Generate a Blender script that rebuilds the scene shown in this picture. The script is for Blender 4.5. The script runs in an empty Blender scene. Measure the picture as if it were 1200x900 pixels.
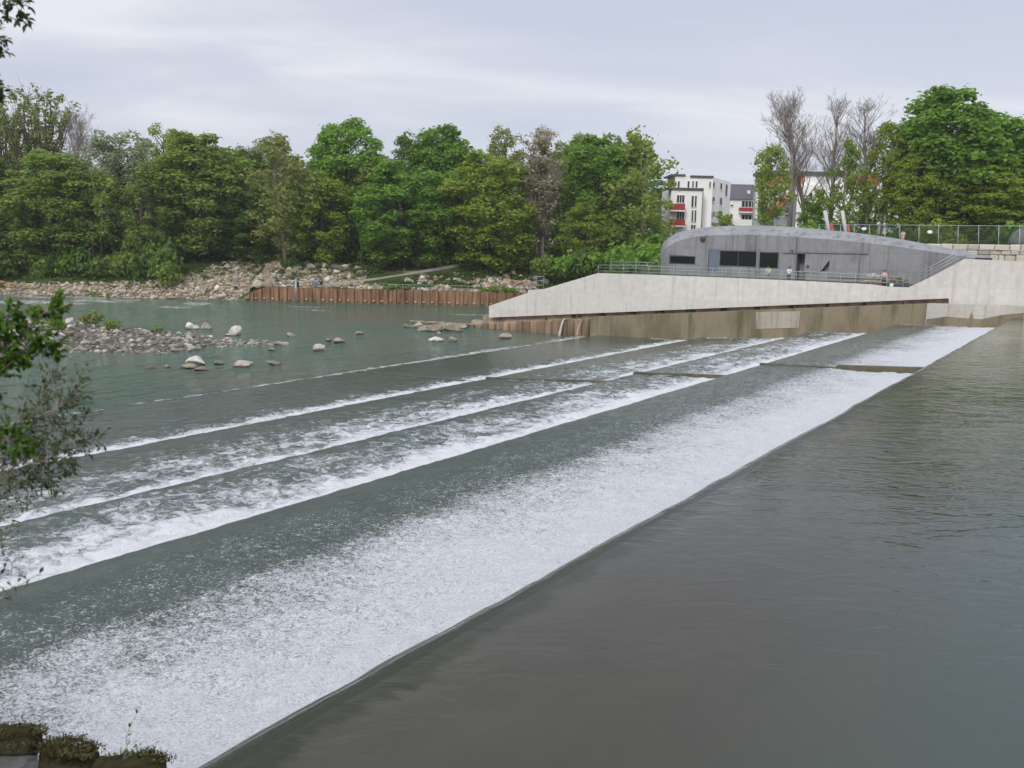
import bpy, bmesh, math, random
import numpy as np
from mathutils import Vector, Matrix, noise as mnoise

random.seed(7)
RNG = np.random.default_rng(7)
PI = math.pi
SC = bpy.context.scene
COL = SC.collection

# ------------------------------------------------------------------ camera frame
FPX, CAMZ = 1150.0, 6.0
ROLL = math.radians(1.4)
_u, _v = (1320 - 600) / FPX, (450 - 300) / FPX
_c, _s = math.cos(ROLL), math.sin(ROLL)
PITCH = math.atan(_s * _u + _c * _v)
_cp, _sp = math.cos(PITCH), math.sin(PITCH)

def ray(px, py):
    u, v = (px - 600) / FPX, (450 - py) / FPX
    uu, vv = _c * u - _s * v, _s * u + _c * v
    return Vector((uu, _cp + _sp * vv, -_sp + _cp * vv))

CAM = Vector((0, 0, CAMZ))
_d = ray(1320, 300)
_l = math.hypot(_d.x, _d.y)
EX, EY = _d.x / _l, _d.y / _l          # along the weir (s)
NX, NY = -EY, EX                       # downstream (t)
WANG = math.atan2(EY, EX)

def on_z(px, py, z):
    d = ray(px, py)
    return CAM + d * ((z - CAMZ) / d.z)

def on_y(px, py, y):
    d = ray(px, py)
    return CAM + d * (y / d.y)

def on_s(px, py, s):                   # vertical plane across the weir -> (t, z)
    d = ray(px, py)
    k = s / (d.x * EX + d.y * EY)
    p = CAM + d * k
    return p.x * NX + p.y * NY, p.z

def st(p):
    return p.x * EX + p.y * EY, p.x * NX + p.y * NY

def W(s, t, z=0.0):
    return Vector((s * EX + t * NX, s * EY + t * NY, z))

# ------------------------------------------------------------------ object helpers
def tag(o, label=None, cat=None, group=None, kind=None):
    if label: o['label'] = label
    if cat: o['category'] = cat
    if group: o['group'] = group
    if kind: o['kind'] = kind
    return o

def empty(name, loc=(0, 0, 0), rz=0.0):
    o = bpy.data.objects.new(name, None)
    o.empty_display_size = 0.2
    COL.objects.link(o)
    o.location = loc
    o.rotation_euler = (0, 0, rz)
    return o

def link_mesh(name, me, mats=None, parent=None):
    o = bpy.data.objects.new(name, me)
    COL.objects.link(o)
    if mats is not None:
        for m in (mats if isinstance(mats, (list, tuple)) else [mats]):
            me.materials.append(m)
    if parent is not None:
        o.parent = parent
    return o

def obj(name, bm, mats, parent=None, smooth=False):
    me = bpy.data.meshes.new(name)
    bm.normal_update()
    bm.to_mesh(me)
    bm.free()
    if smooth:
        me.polygons.foreach_set('use_smooth', [True] * len(me.polygons))
    return link_mesh(name, me, mats, parent)

def mesh_np(verts, quads, smooth=False, name='m'):
    """fast mesh from numpy arrays, all faces having the same number of corners"""
    me = bpy.data.meshes.new(name)
    k = quads.shape[1]
    me.vertices.add(len(verts))
    me.vertices.foreach_set('co', np.ascontiguousarray(verts, dtype=np.float32).ravel())
    me.loops.add(quads.size)
    me.loops.foreach_set('vertex_index', np.ascontiguousarray(quads, dtype=np.int32).ravel())
    me.polygons.add(len(quads))
    me.polygons.foreach_set('loop_start', np.arange(0, quads.size, k, dtype=np.int32))
    me.polygons.foreach_set('loop_total', np.full(len(quads), k, dtype=np.int32))
    if smooth:
        me.polygons.foreach_set('use_smooth', np.ones(len(quads), dtype=bool))
    me.update(calc_edges=True)
    me.validate()
    return me

def grid_quads(nx, ny):
    i = np.arange(nx * ny).reshape(ny, nx)
    return np.stack([i[:-1, :-1], i[:-1, 1:], i[1:, 1:], i[1:, :-1]], -1).reshape(-1, 4)

def box(bm, x0, x1, y0, y1, z0, z1, bev=0.0, mat=0):
    vs = [bm.verts.new((x, y, z)) for z in (z0, z1) for y in (y0, y1) for x in (x0, x1)]
    fs = []
    for f in ((0, 2, 3, 1), (4, 5, 7, 6), (0, 1, 5, 4), (2, 6, 7, 3), (0, 4, 6, 2), (1, 3, 7, 5)):
        fc = bm.faces.new([vs[i] for i in f]); fc.material_index = mat; fs.append(fc)
    if bev > 0:
        es = list({e for f in fs for e in f.edges})
        bmesh.ops.bevel(bm, geom=es, offset=bev, segments=1, affect='EDGES')

def tube(bm, pts, radii, seg=6, cap=True):
    rings = []
    n = len(pts)
    for i, p in enumerate(pts):
        a = pts[max(0, i - 1)]; b = pts[min(n - 1, i + 1)]
        d = (b - a)
        if d.length < 1e-9: d = Vector((0, 0, 1))
        d.normalize()
        up = Vector((1, 0, 0)) if abs(d.x) < 0.8 else Vector((0, 1, 0))
        e1 = d.cross(up).normalized(); e2 = d.cross(e1)
        r = radii[i] if isinstance(radii, (list, tuple)) else radii
        rings.append([bm.verts.new(p + (e1 * math.cos(2 * PI * k / seg) + e2 * math.sin(2 * PI * k / seg)) * r) for k in range(seg)])
    for i in range(n - 1):
        for k in range(seg):
            f = bm.faces.new((rings[i][k], rings[i][(k + 1) % seg], rings[i + 1][(k + 1) % seg], rings[i + 1][k]))
            f.smooth = True
    if cap and seg > 2:
        bm.faces.new(list(reversed(rings[0]))); bm.faces.new(rings[-1])

def prism(bm, poly, ext, mat=0):
    """poly: list of Vectors (planar), extruded along the vector ext; closed solid"""
    a = [bm.verts.new(p) for p in poly]
    b = [bm.verts.new(p + ext) for p in poly]
    n = len(poly)
    fs = [bm.faces.new(a), bm.faces.new(list(reversed(b)))]
    for i in range(n):
        fs.append(bm.faces.new((a[i], b[i], b[(i + 1) % n], a[(i + 1) % n])))
    for f in fs: f.material_index = mat
    bmesh.ops.recalc_face_normals(bm, faces=fs)

# ------------------------------------------------------------------ numpy noise
def vnoise(x, y, seed=0):
    xi = np.floor(x).astype(np.int64); yi = np.floor(y).astype(np.int64)
    xf = x - xi; yf = y - yi
    u = xf * xf * (3 - 2 * xf); v = yf * yf * (3 - 2 * yf)
    def h(a, b):
        n = (a * 374761393 + b * 668265263 + seed * 974634777) & 0xFFFFFFFF
        n = ((n ^ (n >> 13)) * 1274126177) & 0xFFFFFFFF
        return ((n ^ (n >> 16)) & 0xFFFF) / 65535.0
    return (h(xi, yi) * (1 - u) + h(xi + 1, yi) * u) * (1 - v) + (h(xi, yi + 1) * (1 - u) + h(xi + 1, yi + 1) * u) * v

def fbm(x, y, oct=4, seed=0):
    r = np.zeros_like(x, dtype=float); a = 0.5; tot = 0
    for i in range(oct):
        r += a * vnoise(x, y, seed + i * 17); tot += a
        x = x * 2.03 + 13.1; y = y * 2.03 + 7.7; a *= 0.5
    return r / tot

# ------------------------------------------------------------------ materials
class NT:
    def __init__(self, name):
        self.m = bpy.data.materials.new(name)
        self.m.use_nodes = True
        self.t = self.m.node_tree
        self.n = self.t.nodes
        self.b = self.n['Principled BSDF']
        self.out = self.n['Material Output']
    def add(self, typ, **kw):
        nd = self.n.new(typ)
        for k, v in kw.items():
            if k.startswith('i_'):
                key = k[2:]
                key = int(key) if key.isdigit() else key.replace('_', ' ')
                nd.inputs[key].default_value = v
            else:
                setattr(nd, k, v)
        return nd
    def link(self, a, b):
        self.t.links.new(a, b)
    def coord(self, scale=(1, 1, 1), out='Object'):
        tc = self.add('ShaderNodeTexCoord')
        mp = self.add('ShaderNodeMapping')
        mp.inputs['Scale'].default_value = scale
        self.link(tc.outputs[out], mp.inputs[0])
        return mp.outputs[0]
    def noise(self, vec, scale, detail=4, rough=0.55, dist=0.0):
        n = self.add('ShaderNodeTexNoise')
        n.inputs['Scale'].default_value = scale
        n.inputs['Detail'].default_value = detail
        n.inputs['Roughness'].default_value = rough
        n.inputs['Distortion'].default_value = dist
        if vec is not None: self.link(vec, n.inputs['Vector'])
        return n.outputs['Fac']
    def ramp(self, fac, stops):
        r = self.add('ShaderNodeValToRGB')
        el = r.color_ramp.elements
        while len(el) < len(stops): el.new(0.5)
        for e, (p, c) in zip(el, stops):
            e.position = p
            e.color = (c[0], c[1], c[2], 1) if isinstance(c, (tuple, list)) else (c, c, c, 1)
        if fac is not None: self.link(fac, r.inputs[0])
        return r.outputs[0]
    def math(self, op, a, b=0.5, clamp=False):
        n = self.add('ShaderNodeMath', operation=op, use_clamp=clamp)
        for i, x in enumerate((a, b)):
            if isinstance(x, (int, float)): n.inputs[i].default_value = x
            else: self.link(x, n.inputs[i])
        return n.outputs[0]
    def mix(self, fac, a, b, typ='MIX'):
        n = self.add('ShaderNodeMix', data_type='RGBA', blend_type=typ)
        for s, x in ((0, fac), (6, a), (7, b)):
            if isinstance(x, (int, float)): n.inputs[s].default_value = x
            elif isinstance(x, tuple): n.inputs[s].default_value = (x[0], x[1], x[2], 1)
            else: self.link(x, n.inputs[s])
        return n.outputs[2]
    def smooth(self, v, lo, hi):
        n = self.add('ShaderNodeMapRange', interpolation_type='SMOOTHSTEP')
        self.link(v, n.inputs[0])
        for i, x in ((1, lo), (2, hi)):
            if isinstance(x, (int, float)): n.inputs[i].default_value = x
            else: self.link(x, n.inputs[i])
        return n.outputs[0]
    def bump(self, h, strength=0.3, dist=0.1, normal=None):
        n = self.add('ShaderNodeBump')
        n.inputs['Strength'].default_value = strength
        n.inputs['Distance'].default_value = dist
        self.link(h, n.inputs['Height'])
        if normal is not None: self.link(normal, n.inputs['Normal'])
        return n.outputs[0]
    def set(self, color=None, rough=None, normal=None, spec=None, metal=None, ior=None):
        def put(k, v):
            if isinstance(v, (int, float)): self.b.inputs[k].default_value = v
            elif isinstance(v, tuple): self.b.inputs[k].default_value = (v[0], v[1], v[2], 1)
            else: self.link(v, self.b.inputs[k])
        if color is not None: put('Base Color', color)
        if rough is not None: put('Roughness', rough)
        if normal is not None: put('Normal', normal)
        if spec is not None: put('Specular IOR Level', spec)
        if metal is not None: put('Metallic', metal)
        if ior is not None: put('IOR', ior)
        return self.m

def simple(name, col, rough=0.7, var=0.15, scale=3.0, metal=0.0, bump=0.0):
    t = NT(name)
    c = t.coord()
    n = t.noise(c, scale, 5)
    a = tuple(x * (1 - var) for x in col); b = tuple(min(1, x * (1 + var)) for x in col)
    r = t.ramp(n, [(0.3, a), (0.7, b)])
    t.set(r, rough, metal=metal)
    if bump: t.set(normal=t.bump(n, bump, 0.05))
    return t.m

def concrete(name, base, stain, stain_amt=0.5, panel=(2.6, 1.3), seam=0.82, warm=0.0):
    """cast concrete: drip streaks, blotches, faint formwork seams (object coords: x along, z up)"""
    t = NT(name)
    c = t.coord()
    blot = t.noise(c, 0.35, 6, 0.6)
    fine = t.noise(c, 1.6, 5, 0.6)
    st_ = t.noise(t.coord((1.6, 1.6, 0.09)), 1.0, 5, 0.6)
    lo = tuple(x * 0.93 for x in base); hi = tuple(min(1, x * 1.06) for x in base)
    col = t.mix(t.smooth(fine, 0.3, 0.7), lo, hi)
    f = t.math('MULTIPLY', t.smooth(st_, 0.48, 0.72), stain_amt)
    col = t.mix(f, col, stain)
    f2 = t.math('MULTIPLY', t.smooth(blot, 0.5, 0.75), stain_amt * 0.7)
    col = t.mix(f2, col, stain)
    br = t.add('ShaderNodeTexBrick', offset=0.0, squash=1.0)
    br.inputs['Scale'].default_value = 1.0
    br.inputs['Brick Width'].default_value = panel[0]
    br.inputs['Row Height'].default_value = panel[1]
    br.inputs['Mortar Size'].default_value = 0.03
    br.inputs['Mortar Smooth'].default_value = 0.6
    br.inputs['Color1'].default_value = (1, 1, 1, 1); br.inputs['Color2'].default_value = (0.93, 0.93, 0.93, 1)
    br.inputs['Mortar'].default_value = (seam, seam, seam, 1)
    sep = t.add('ShaderNodeSeparateXYZ'); t.link(c, sep.inputs[0])
    cmb = t.add('ShaderNodeCombineXYZ')
    t.link(sep.outputs[0], cmb.inputs[0]); t.link(sep.outputs[2], cmb.inputs[1])
    t.link(cmb.outputs[0], br.inputs['Vector'])
    col = t.mix(1.0, col, br.outputs['Color'], 'MULTIPLY')
    t.set(col, 0.85, t.bump(fine, 0.25, 0.02), spec=0.3)
    return t.m

def leaf_mat(name, c_dark, c_mid, c_light, transl=0.5):
    t = NT(name)
    geo = t.add('ShaderNodeNewGeometry')
    oi = t.add('ShaderNodeObjectInfo')
    c = t.coord()
    n = t.noise(c, 0.45, 3, 0.6)
    f = t.math('ADD', t.math('MULTIPLY', geo.outputs['Random Per Island'], 0.55), t.math('MULTIPLY', n, 0.6))
    f = t.math('ADD', f, t.math('MULTIPLY', oi.outputs['Random'], 0.14))
    col = t.ramp(f, [(0.22, c_dark), (0.6, c_mid), (0.98, c_light)])
    t.set(col, 0.6, spec=0.25)
    tr = t.add('ShaderNodeBsdfTranslucent')
    t.link(t.mix(1.0, col, (1.0, 1.03, 0.7), 'MULTIPLY'), tr.inputs[0])
    mx = t.add('ShaderNodeMixShader')
    mx.inputs[0].default_value = transl
    t.link(t.b.outputs[0], mx.inputs[1]); t.link(tr.outputs[0], mx.inputs[2])
    t.link(mx.outputs[0], t.out.inputs[0])
    return t.m

M = {}
M['white_concrete'] = concrete('white_concrete', (0.645, 0.62, 0.575), (0.41, 0.385, 0.345), 0.55, (5.2, 2.6), 0.86)
M['pale_concrete'] = concrete('pale_concrete', (0.50, 0.48, 0.43), (0.26, 0.23, 0.17), 0.6, (6, 30), 0.8)
M['patch_concrete'] = concrete('patch_concrete', (0.38, 0.34, 0.275), (0.20, 0.16, 0.10), 0.8, (1.6, 30), 0.85)
M['dark_concrete'] = concrete('dark_concrete', (0.255, 0.256, 0.262), (0.135, 0.137, 0.142), 0.95, (2.4, 1.9), 0.74)
M['roof_concrete'] = concrete('roof_concrete', (0.285, 0.287, 0.295), (0.145, 0.148, 0.156), 0.9, (2.4, 60), 0.85)
M['soffit'] = simple('soffit', (0.30, 0.235, 0.17), 0.9, 0.55, 0.8)
M['steel'] = simple('galvanised_steel', (0.36, 0.39, 0.41), 0.45, 0.12, 2.0, metal=0.6)
M['glass'] = NT('dark_glass').set((0.012, 0.016, 0.016), 0.06, spec=0.5)
M['glass_far'] = NT('window_glass').set((0.04, 0.045, 0.055), 0.08, spec=0.5)
M['door_paint'] = simple('blue_grey_paint', (0.13, 0.155, 0.20), 0.5, 0.08)
M['plaster'] = simple('white_plaster', (0.88, 0.87, 0.85), 0.85, 0.04, 0.4)
M['plaster_grey'] = simple('grey_plaster', (0.42, 0.44, 0.46), 0.85, 0.06, 0.4)
M['red_panel'] = simple('red_panel', (0.36, 0.05, 0.045), 0.6, 0.12)
M['orange_roof'] = simple('orange_render', (0.52, 0.16, 0.07), 0.8, 0.2, 1.0)
M['slate'] = simple('dark_roof_tiles', (0.085, 0.085, 0.105), 0.7, 0.2, 6.0)
M['white_paint'] = simple('white_paint', (0.8, 0.8, 0.8), 0.5, 0.03)
M['red_paint'] = simple('red_paint', (0.5, 0.07, 0.06), 0.5, 0.1)
M['dark_metal'] = simple('dark_metal', (0.05, 0.05, 0.055), 0.5, 0.2)
M['bark'] = simple('bark', (0.085, 0.065, 0.048), 0.95, 0.4, 3.0, bump=0.4)
M['bark_pale'] = simple('pale_bark', (0.24, 0.205, 0.165), 0.9, 0.4, 2.0, bump=0.3)
M['bark_twig'] = simple('twig_bark', (0.27, 0.235, 0.205), 0.95, 0.25, 2.0)
M['terrace'] = simple('terrace_paving', (0.5, 0.48, 0.44), 0.9, 0.1, 2.0)

M['maple'] = leaf_mat('maple_leaves', (0.07812, 0.1478, 0.02159), (0.1818, 0.3245, 0.04651), (0.3054, 0.4981, 0.08307))
M['maple_yellow'] = leaf_mat('fresh_leaves', (0.118, 0.1659, 0.02104), (0.2597, 0.3534, 0.04696), (0.409, 0.5047, 0.08095))
M['olive'] = leaf_mat('olive_leaves', (0.09986, 0.1436, 0.02748), (0.2174, 0.3043, 0.0584), (0.3525, 0.4604, 0.1031))
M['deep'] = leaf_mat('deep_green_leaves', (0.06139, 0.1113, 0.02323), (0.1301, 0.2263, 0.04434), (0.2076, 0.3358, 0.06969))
M['silver'] = leaf_mat('silver_leaves', (0.144, 0.168, 0.09), (0.288, 0.33, 0.192), (0.432, 0.468, 0.324))
M['birch'] = leaf_mat('birch_leaves', (0.1337, 0.1802, 0.03642), (0.2674, 0.3534, 0.07286), (0.409, 0.5047, 0.1174))
M['grey_olive'] = leaf_mat('budding_leaves', (0.1193, 0.1311, 0.04091), (0.2386, 0.2701, 0.07874), (0.3656, 0.4012, 0.1339))
M['blossom'] = leaf_mat('blossom', (0.22, 0.185, 0.135), (0.38, 0.33, 0.25), (0.56, 0.52, 0.42))
M['grass'] = leaf_mat('grass_blades', (0.03, 0.06, 0.012), (0.07, 0.125, 0.022), (0.13, 0.19, 0.045), 0.3)
M['near_leaf'] = leaf_mat('near_leaves', (0.03, 0.07, 0.008), (0.075, 0.17, 0.014), (0.13, 0.25, 0.03), 0.4)
M['near_dark'] = leaf_mat('near_dark_leaves', (0.035, 0.05, 0.022), (0.075, 0.105, 0.042), (0.13, 0.17, 0.07), 0.3)
M['petal'] = leaf_mat('flower_petals', (0.5, 0.35, 0.4), (0.75, 0.62, 0.66), (0.85, 0.82, 0.8), 0.3)

def rock_mat(name, a, b, c, wet=True):
    t = NT(name)
    cc = t.coord()
    oi = t.add('ShaderNodeObjectInfo')
    n = t.noise(cc, 2.2, 6, 0.65)
    col = t.ramp(n, [(0.28, a), (0.52, b), (0.74, c)])
    k = t.math('ADD', t.math('MULTIPLY', oi.outputs['Random'], 0.55), 0.68)
    hsv = t.add('ShaderNodeHueSaturation'); t.link(col, hsv.inputs['Color']); t.link(k, hsv.inputs['Value'])
    geo = t.add('ShaderNodeNewGeometry'); sp = t.add('ShaderNodeSeparateXYZ'); t.link(geo.outputs['Position'], sp.inputs[0])
    wetz = t.smooth(t.math('ADD', sp.outputs[2], t.math('MULTIPLY', n, 0.25)), -4.62, -4.85)        # wet, algae-dark foot at the water line
    col2 = t.mix(t.math('MULTIPLY', wetz, 0.75), hsv.outputs[0], (0.05, 0.045, 0.03))
    t.set(col2, 0.88, t.bump(t.noise(cc, 9, 6, 0.7), 0.5, 0.04), spec=0.3)
    return t.m
M['limestone'] = rock_mat('limestone', (0.22, 0.19, 0.145), (0.40, 0.365, 0.30), (0.56, 0.53, 0.47))
M['limestone_white'] = rock_mat('white_limestone', (0.36, 0.33, 0.29), (0.6, 0.57, 0.52), (0.72, 0.70, 0.66))
M['brown_stone'] = rock_mat('brown_stone', (0.14, 0.11, 0.075), (0.26, 0.215, 0.155), (0.38, 0.33, 0.26))
M['orange_stone'] = rock_mat('ochre_stone', (0.34, 0.21, 0.10), (0.48, 0.32, 0.17), (0.55, 0.44, 0.28))

def gravel_mat(name, a, b, c, moss=0.0, mcol=(0.06, 0.09, 0.02)):
    t = NT(name)
    cc = t.coord()
    v = t.add('ShaderNodeTexVoronoi', feature='F1'); v.inputs['Scale'].default_value = 2.2
    t.link(cc, v.inputs['Vector'])
    sep = t.add('ShaderNodeSeparateColor'); t.link(v.outputs['Color'], sep.inputs[0])
    col = t.ramp(sep.outputs[0], [(0.0, a), (0.5, b), (1.0, c)])
    edge = t.smooth(v.outputs['Distance'], 0.35, 0.75)
    col = t.mix(edge, col, tuple(x * 0.45 for x in a))
    if moss:
        f = t.smooth(t.noise(cc, 0.16, 5, 0.6), 0.62 - moss * 0.25, 0.68 - moss * 0.25)
        col = t.mix(f, col, mcol)
    hgt = t.math('SUBTRACT', 1.0, v.outputs['Distance'])
    t.set(col, 0.92, t.bump(hgt, 0.8, 0.25), spec=0.2)
    return t.m
M['rubble'] = gravel_mat('rubble', (0.27, 0.215, 0.15), (0.40, 0.33, 0.245), (0.52, 0.46, 0.37), 0.25)
M['shingle'] = gravel_mat('shingle', (0.09, 0.08, 0.06), (0.16, 0.145, 0.115), (0.27, 0.25, 0.215))

def ground_mat():
    t = NT('grassy_soil')
    c = t.coord()
    n = t.noise(c, 0.22, 6, 0.6); f = t.noise(c, 3.0, 5, 0.7)
    col = t.ramp(n, [(0.3, (0.035, 0.055, 0.014)), (0.5, (0.06, 0.09, 0.02)), (0.68, (0.10, 0.105, 0.04))])
    col = t.mix(t.math('MULTIPLY', t.smooth(f, 0.55, 0.8), 0.5), col, (0.10, 0.085, 0.055))
    t.set(col, 0.95, t.bump(f, 0.6, 0.15), spec=0.15)
    return t.m
M['ground'] = ground_mat()
M['path'] = simple('pale_path', (0.42, 0.40, 0.35), 0.9, 0.15, 1.0)

def lower_wall_mat():
    """old river wall: ochre-brown concrete, algae, rust and lime runs (object x = along wall, z = up)"""
    t = NT('stained_river_wall')
    c = t.coord()
    run = t.noise(t.coord((0.5, 0.5, 0.05)), 1.0, 6, 0.7)
    big = t.noise(t.coord((0.16, 0.16, 0.08)), 1.0, 4, 0.6)
    fine = t.noise(c, 5, 6, 0.7)
    col = t.ramp(big, [(0.38, (0.155, 0.13, 0.075)), (0.5, (0.24, 0.198, 0.128)), (0.6, (0.18, 0.142, 0.10))])
    col = t.mix(t.math('MULTIPLY', t.smooth(run, 0.50, 0.62), 0.8), col, (0.09, 0.085, 0.035))
    col = t.mix(t.math('MULTIPLY', t.smooth(t.noise(t.coord((2.3, 2.3, 0.07)), 1.0, 4), 0.60, 0.72), 0.55), col, (0.36, 0.31, 0.235))
    col = t.mix(t.math('MULTIPLY', t.smooth(fine, 0.5, 0.75), 0.35), col, (0.12, 0.09, 0.06))
    t.set(col, 0.75, t.bump(fine, 0.4, 0.04), spec=0.4)
    return t.m
M['river_wall'] = lower_wall_mat()

def rust_mat(name, a, b, c, d):
    t = NT(name)
    cc = t.coord()
    oi = t.add('ShaderNodeObjectInfo')
    run = t.noise(t.coord((1.0, 1.0, 0.12)), 2.0, 6, 0.65)
    big = t.noise(cc, 0.25, 4)
    col = t.ramp(run, [(0.3, a), (0.45, b), (0.58, c), (0.72, d)])
    k = t.math('ADD', t.math('MULTIPLY', big, 0.8), t.math('ADD', 0.3, t.math('MULTIPLY', oi.outputs['Random'], 0.6)))
    hsv = t.add('ShaderNodeHueSaturation'); t.link(col, hsv.inputs['Color']); t.link(k, hsv.inputs['Value'])
    t.set(hsv.outputs[0], 0.85, t.bump(t.noise(cc, 8, 5), 0.3, 0.02))
    return t.m
M['rust'] = rust_mat('rusty_steel', (0.12, 0.055, 0.03), (0.28, 0.145, 0.075), (0.36, 0.21, 0.12), (0.45, 0.35, 0.25))
M['pile_wall'] = rust_mat('stained_piles', (0.12, 0.09, 0.04), (0.2, 0.14, 0.085), (0.28, 0.19, 0.12), (0.48, 0.42, 0.36))

# ---- water
def pool_water_mat():
    t = NT('still_pool_water')
    c = t.coord()
    sep = t.add('ShaderNodeSeparateXYZ'); t.link(c, sep.inputs[0])
    sx, sy = sep.outputs[0], sep.outputs[1]
    n1 = t.noise(c, 0.12, 4, 0.5)
    n1 = t.math('ADD', t.math('MULTIPLY', n1, 0.6), t.math('MULTIPLY', t.noise(t.coord((0.5, 0.9, 1)), 1.0, 6, 0.65, 0.8), 0.4))
    bed = t.ramp(n1, [(0.3, (0.036, 0.032, 0.021)), (0.7, (0.058, 0.053, 0.036))])
    deep = t.mix(0.85, bed, (0.034, 0.064, 0.054))
    f = t.smooth(t.math('ADD', sy, t.math('MULTIPLY', n1, 5.0)), 2.6, 7.4)
    col = t.mix(f, deep, bed)
    far = t.smooth(sx, 12.0, 60.0)
    col = t.mix(far, col, (0.046, 0.058, 0.022))  # olive of the tree reflections put into the far water's base colour
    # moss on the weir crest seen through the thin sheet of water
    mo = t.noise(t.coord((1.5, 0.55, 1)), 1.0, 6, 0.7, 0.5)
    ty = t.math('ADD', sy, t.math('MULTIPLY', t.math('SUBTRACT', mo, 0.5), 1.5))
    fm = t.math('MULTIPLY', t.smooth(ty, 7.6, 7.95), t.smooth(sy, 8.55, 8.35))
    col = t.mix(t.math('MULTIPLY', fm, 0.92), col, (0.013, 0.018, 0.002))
    # ripples: long low swell plus small wind ripples, stronger away from the crest
    wc = t.add('ShaderNodeMapping'); wc.inputs['Rotation'].default_value = (0, 0, WANG); t.link(c, wc.inputs[0])
    def wco(sc):
        m_ = t.add('ShaderNodeMapping'); m_.inputs['Scale'].default_value = sc; t.link(wc.outputs[0], m_.inputs[0]); return m_.outputs[0]
    calm = t.smooth(t.noise(t.coord((0.05, 0.05, 1)), 1.0, 3), 0.3, 0.65)
    r1 = t.noise(wco((0.75, 1.35, 1)), 1.0, 3, 0.5, 1.3)
    r2 = t.noise(wco((2.6, 4.8, 1)), 1.0, 3, 0.5, 0.8)
    amp = t.math('ADD', t.math('MULTIPLY', t.smooth(sx, 8.0, 40.0), 0.7), 0.26)
    h = t.math('MULTIPLY', t.math('ADD', r1, t.math('MULTIPLY', r2, 0.26)), t.math('MULTIPLY', amp, t.math('ADD', calm, 0.4)))
    # glassy folds running along the lip
    sk = t.noise(t.coord((0.35, 7.0, 1)), 1.0, 4, 0.6, 0.3)
    h = t.math('ADD', h, t.math('MULTIPLY', t.math('MULTIPLY', sk, t.smooth(sy, 8.1, 8.45)), 1.8))
    t.set(col, 0.045, t.bump(h, 0.55, 0.11), ior=1.33)
    return t.m

def foam_water_mat():
    t = NT('spillway_water')
    c = t.coord()
    at = t.add('ShaderNodeAttribute', attribute_name='foam')
    dens = at.outputs['Fac']
    n1 = t.noise(t.coord((1.15, 0.9, 0.6)), 6.0, 8, 0.7, 0.9)
    n2 = t.noise(t.coord((1.0, 0.8, 0.6)), 24.0, 4, 0.65, 0.5)
    nn = t.math('ADD', t.math('MULTIPLY', n1, 0.52), t.math('MULTIPLY', n2, 0.48))
    sepf = t.add('ShaderNodeSeparateXYZ'); t.link(c, sepf.inputs[0])
    n0 = t.noise(t.coord((1.0, 0.85, 0.6)), 2.1, 7, 0.66, 1.1)
    nm = t.add('ShaderNodeMix', data_type='FLOAT')
    t.link(t.math('MULTIPLY', t.smooth(sepf.outputs[1], 19.1, 20.0), 0.6), nm.inputs[0]); t.link(nn, nm.inputs[2]); t.link(n0, nm.inputs[3])
    nn = nm.outputs[0]
    thr = t.math('SUBTRACT', 0.70, t.math('MULTIPLY', dens, 0.42))
    fac = t.smooth(nn, t.math('SUBTRACT', thr, 0.07), t.math('ADD', thr, 0.13))
    fac = t.math('MULTIPLY', fac, t.smooth(dens, 0.02, 0.2))
    wn = t.noise(t.coord((0.3, 0.7, 1)), 1.0, 5, 0.6)
    wat = t.ramp(wn, [(0.3, (0.040, 0.062, 0.050)), (0.7, (0.062, 0.086, 0.071))])
    wat = t.mix(t.smooth(dens, 0.42, 0.85), wat, (0.32, 0.36, 0.37))
    fo = t.ramp(n2, [(0.3, (0.47, 0.49, 0.505)), (0.65, (0.69, 0.70, 0.71))])
    col = t.mix(fac, wat, fo)
    h = t.math('ADD', t.math('MULTIPLY', nn, t.math('ADD', t.math('MULTIPLY', dens, 1.2), 0.15)),
               t.math('MULTIPLY', t.noise(t.coord((1.6, 4.2, 1)), 1.0, 5, 0.6), 0.35))
    rough = t.math('ADD', t.math('MULTIPLY', fac, 0.6), 0.12)
    t.set(col, rough, t.bump(h, 0.75, 0.16), ior=1.33)
    return t.m

def river_water_mat():
    t = NT('river_water')
    c = t.coord()
    n1 = t.noise(t.coord((0.05, 0.05, 1)), 1.0, 4, 0.55)
    col = t.ramp(n1, [(0.35, (0.054, 0.128, 0.080)), (0.5, (0.078, 0.134, 0.094)), (0.65, (0.10, 0.122, 0.08))])
    sep = t.add('ShaderNodeSeparateXYZ'); t.link(c, sep.inputs[0])
    col = t.mix(t.smooth(t.math('ADD', sep.outputs[1], t.math('MULTIPLY', n1, 30.0)), 88.0, 58.0), col, (0.078, 0.106, 0.088))
    at = t.add('ShaderNodeAttribute', attribute_name='foam')
    fn = t.noise(t.coord((0.7, 2.2, 1)), 1.0, 7, 0.68, 0.6)
    thr = t.math('SUBTRACT', 0.80, t.math('MULTIPLY', at.outputs['Fac'], 0.4))
    fac = t.smooth(fn, thr, t.math('ADD', thr, 0.06))
    fac = t.math('MULTIPLY', fac, t.smooth(at.outputs['Fac'], 0.02, 0.15))
    col = t.mix(t.math('MULTIPLY', fac, 0.85), col, (0.66, 0.69, 0.69))
    r1 = t.noise(t.coord((0.55, 1.7, 1)), 1.0, 5, 0.6, 0.7)
    r2 = t.noise(t.coord((2.2, 5.0, 1)), 1.0, 4, 0.6, 0.4)
    r0_ = t.noise(t.coord((0.16, 0.55, 1)), 1.0, 5, 0.65, 0.8)
    h = t.math('ADD', t.math('MULTIPLY', r0_, 2.2), t.math('ADD', r1, t.math('MULTIPLY', r2, 0.35)))
    t.set(col, 0.10, t.bump(h, 1.0, 0.36), ior=1.33)
    return t.m
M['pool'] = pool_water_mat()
M['spill'] = foam_water_mat()
M['river'] = river_water_mat()

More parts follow.
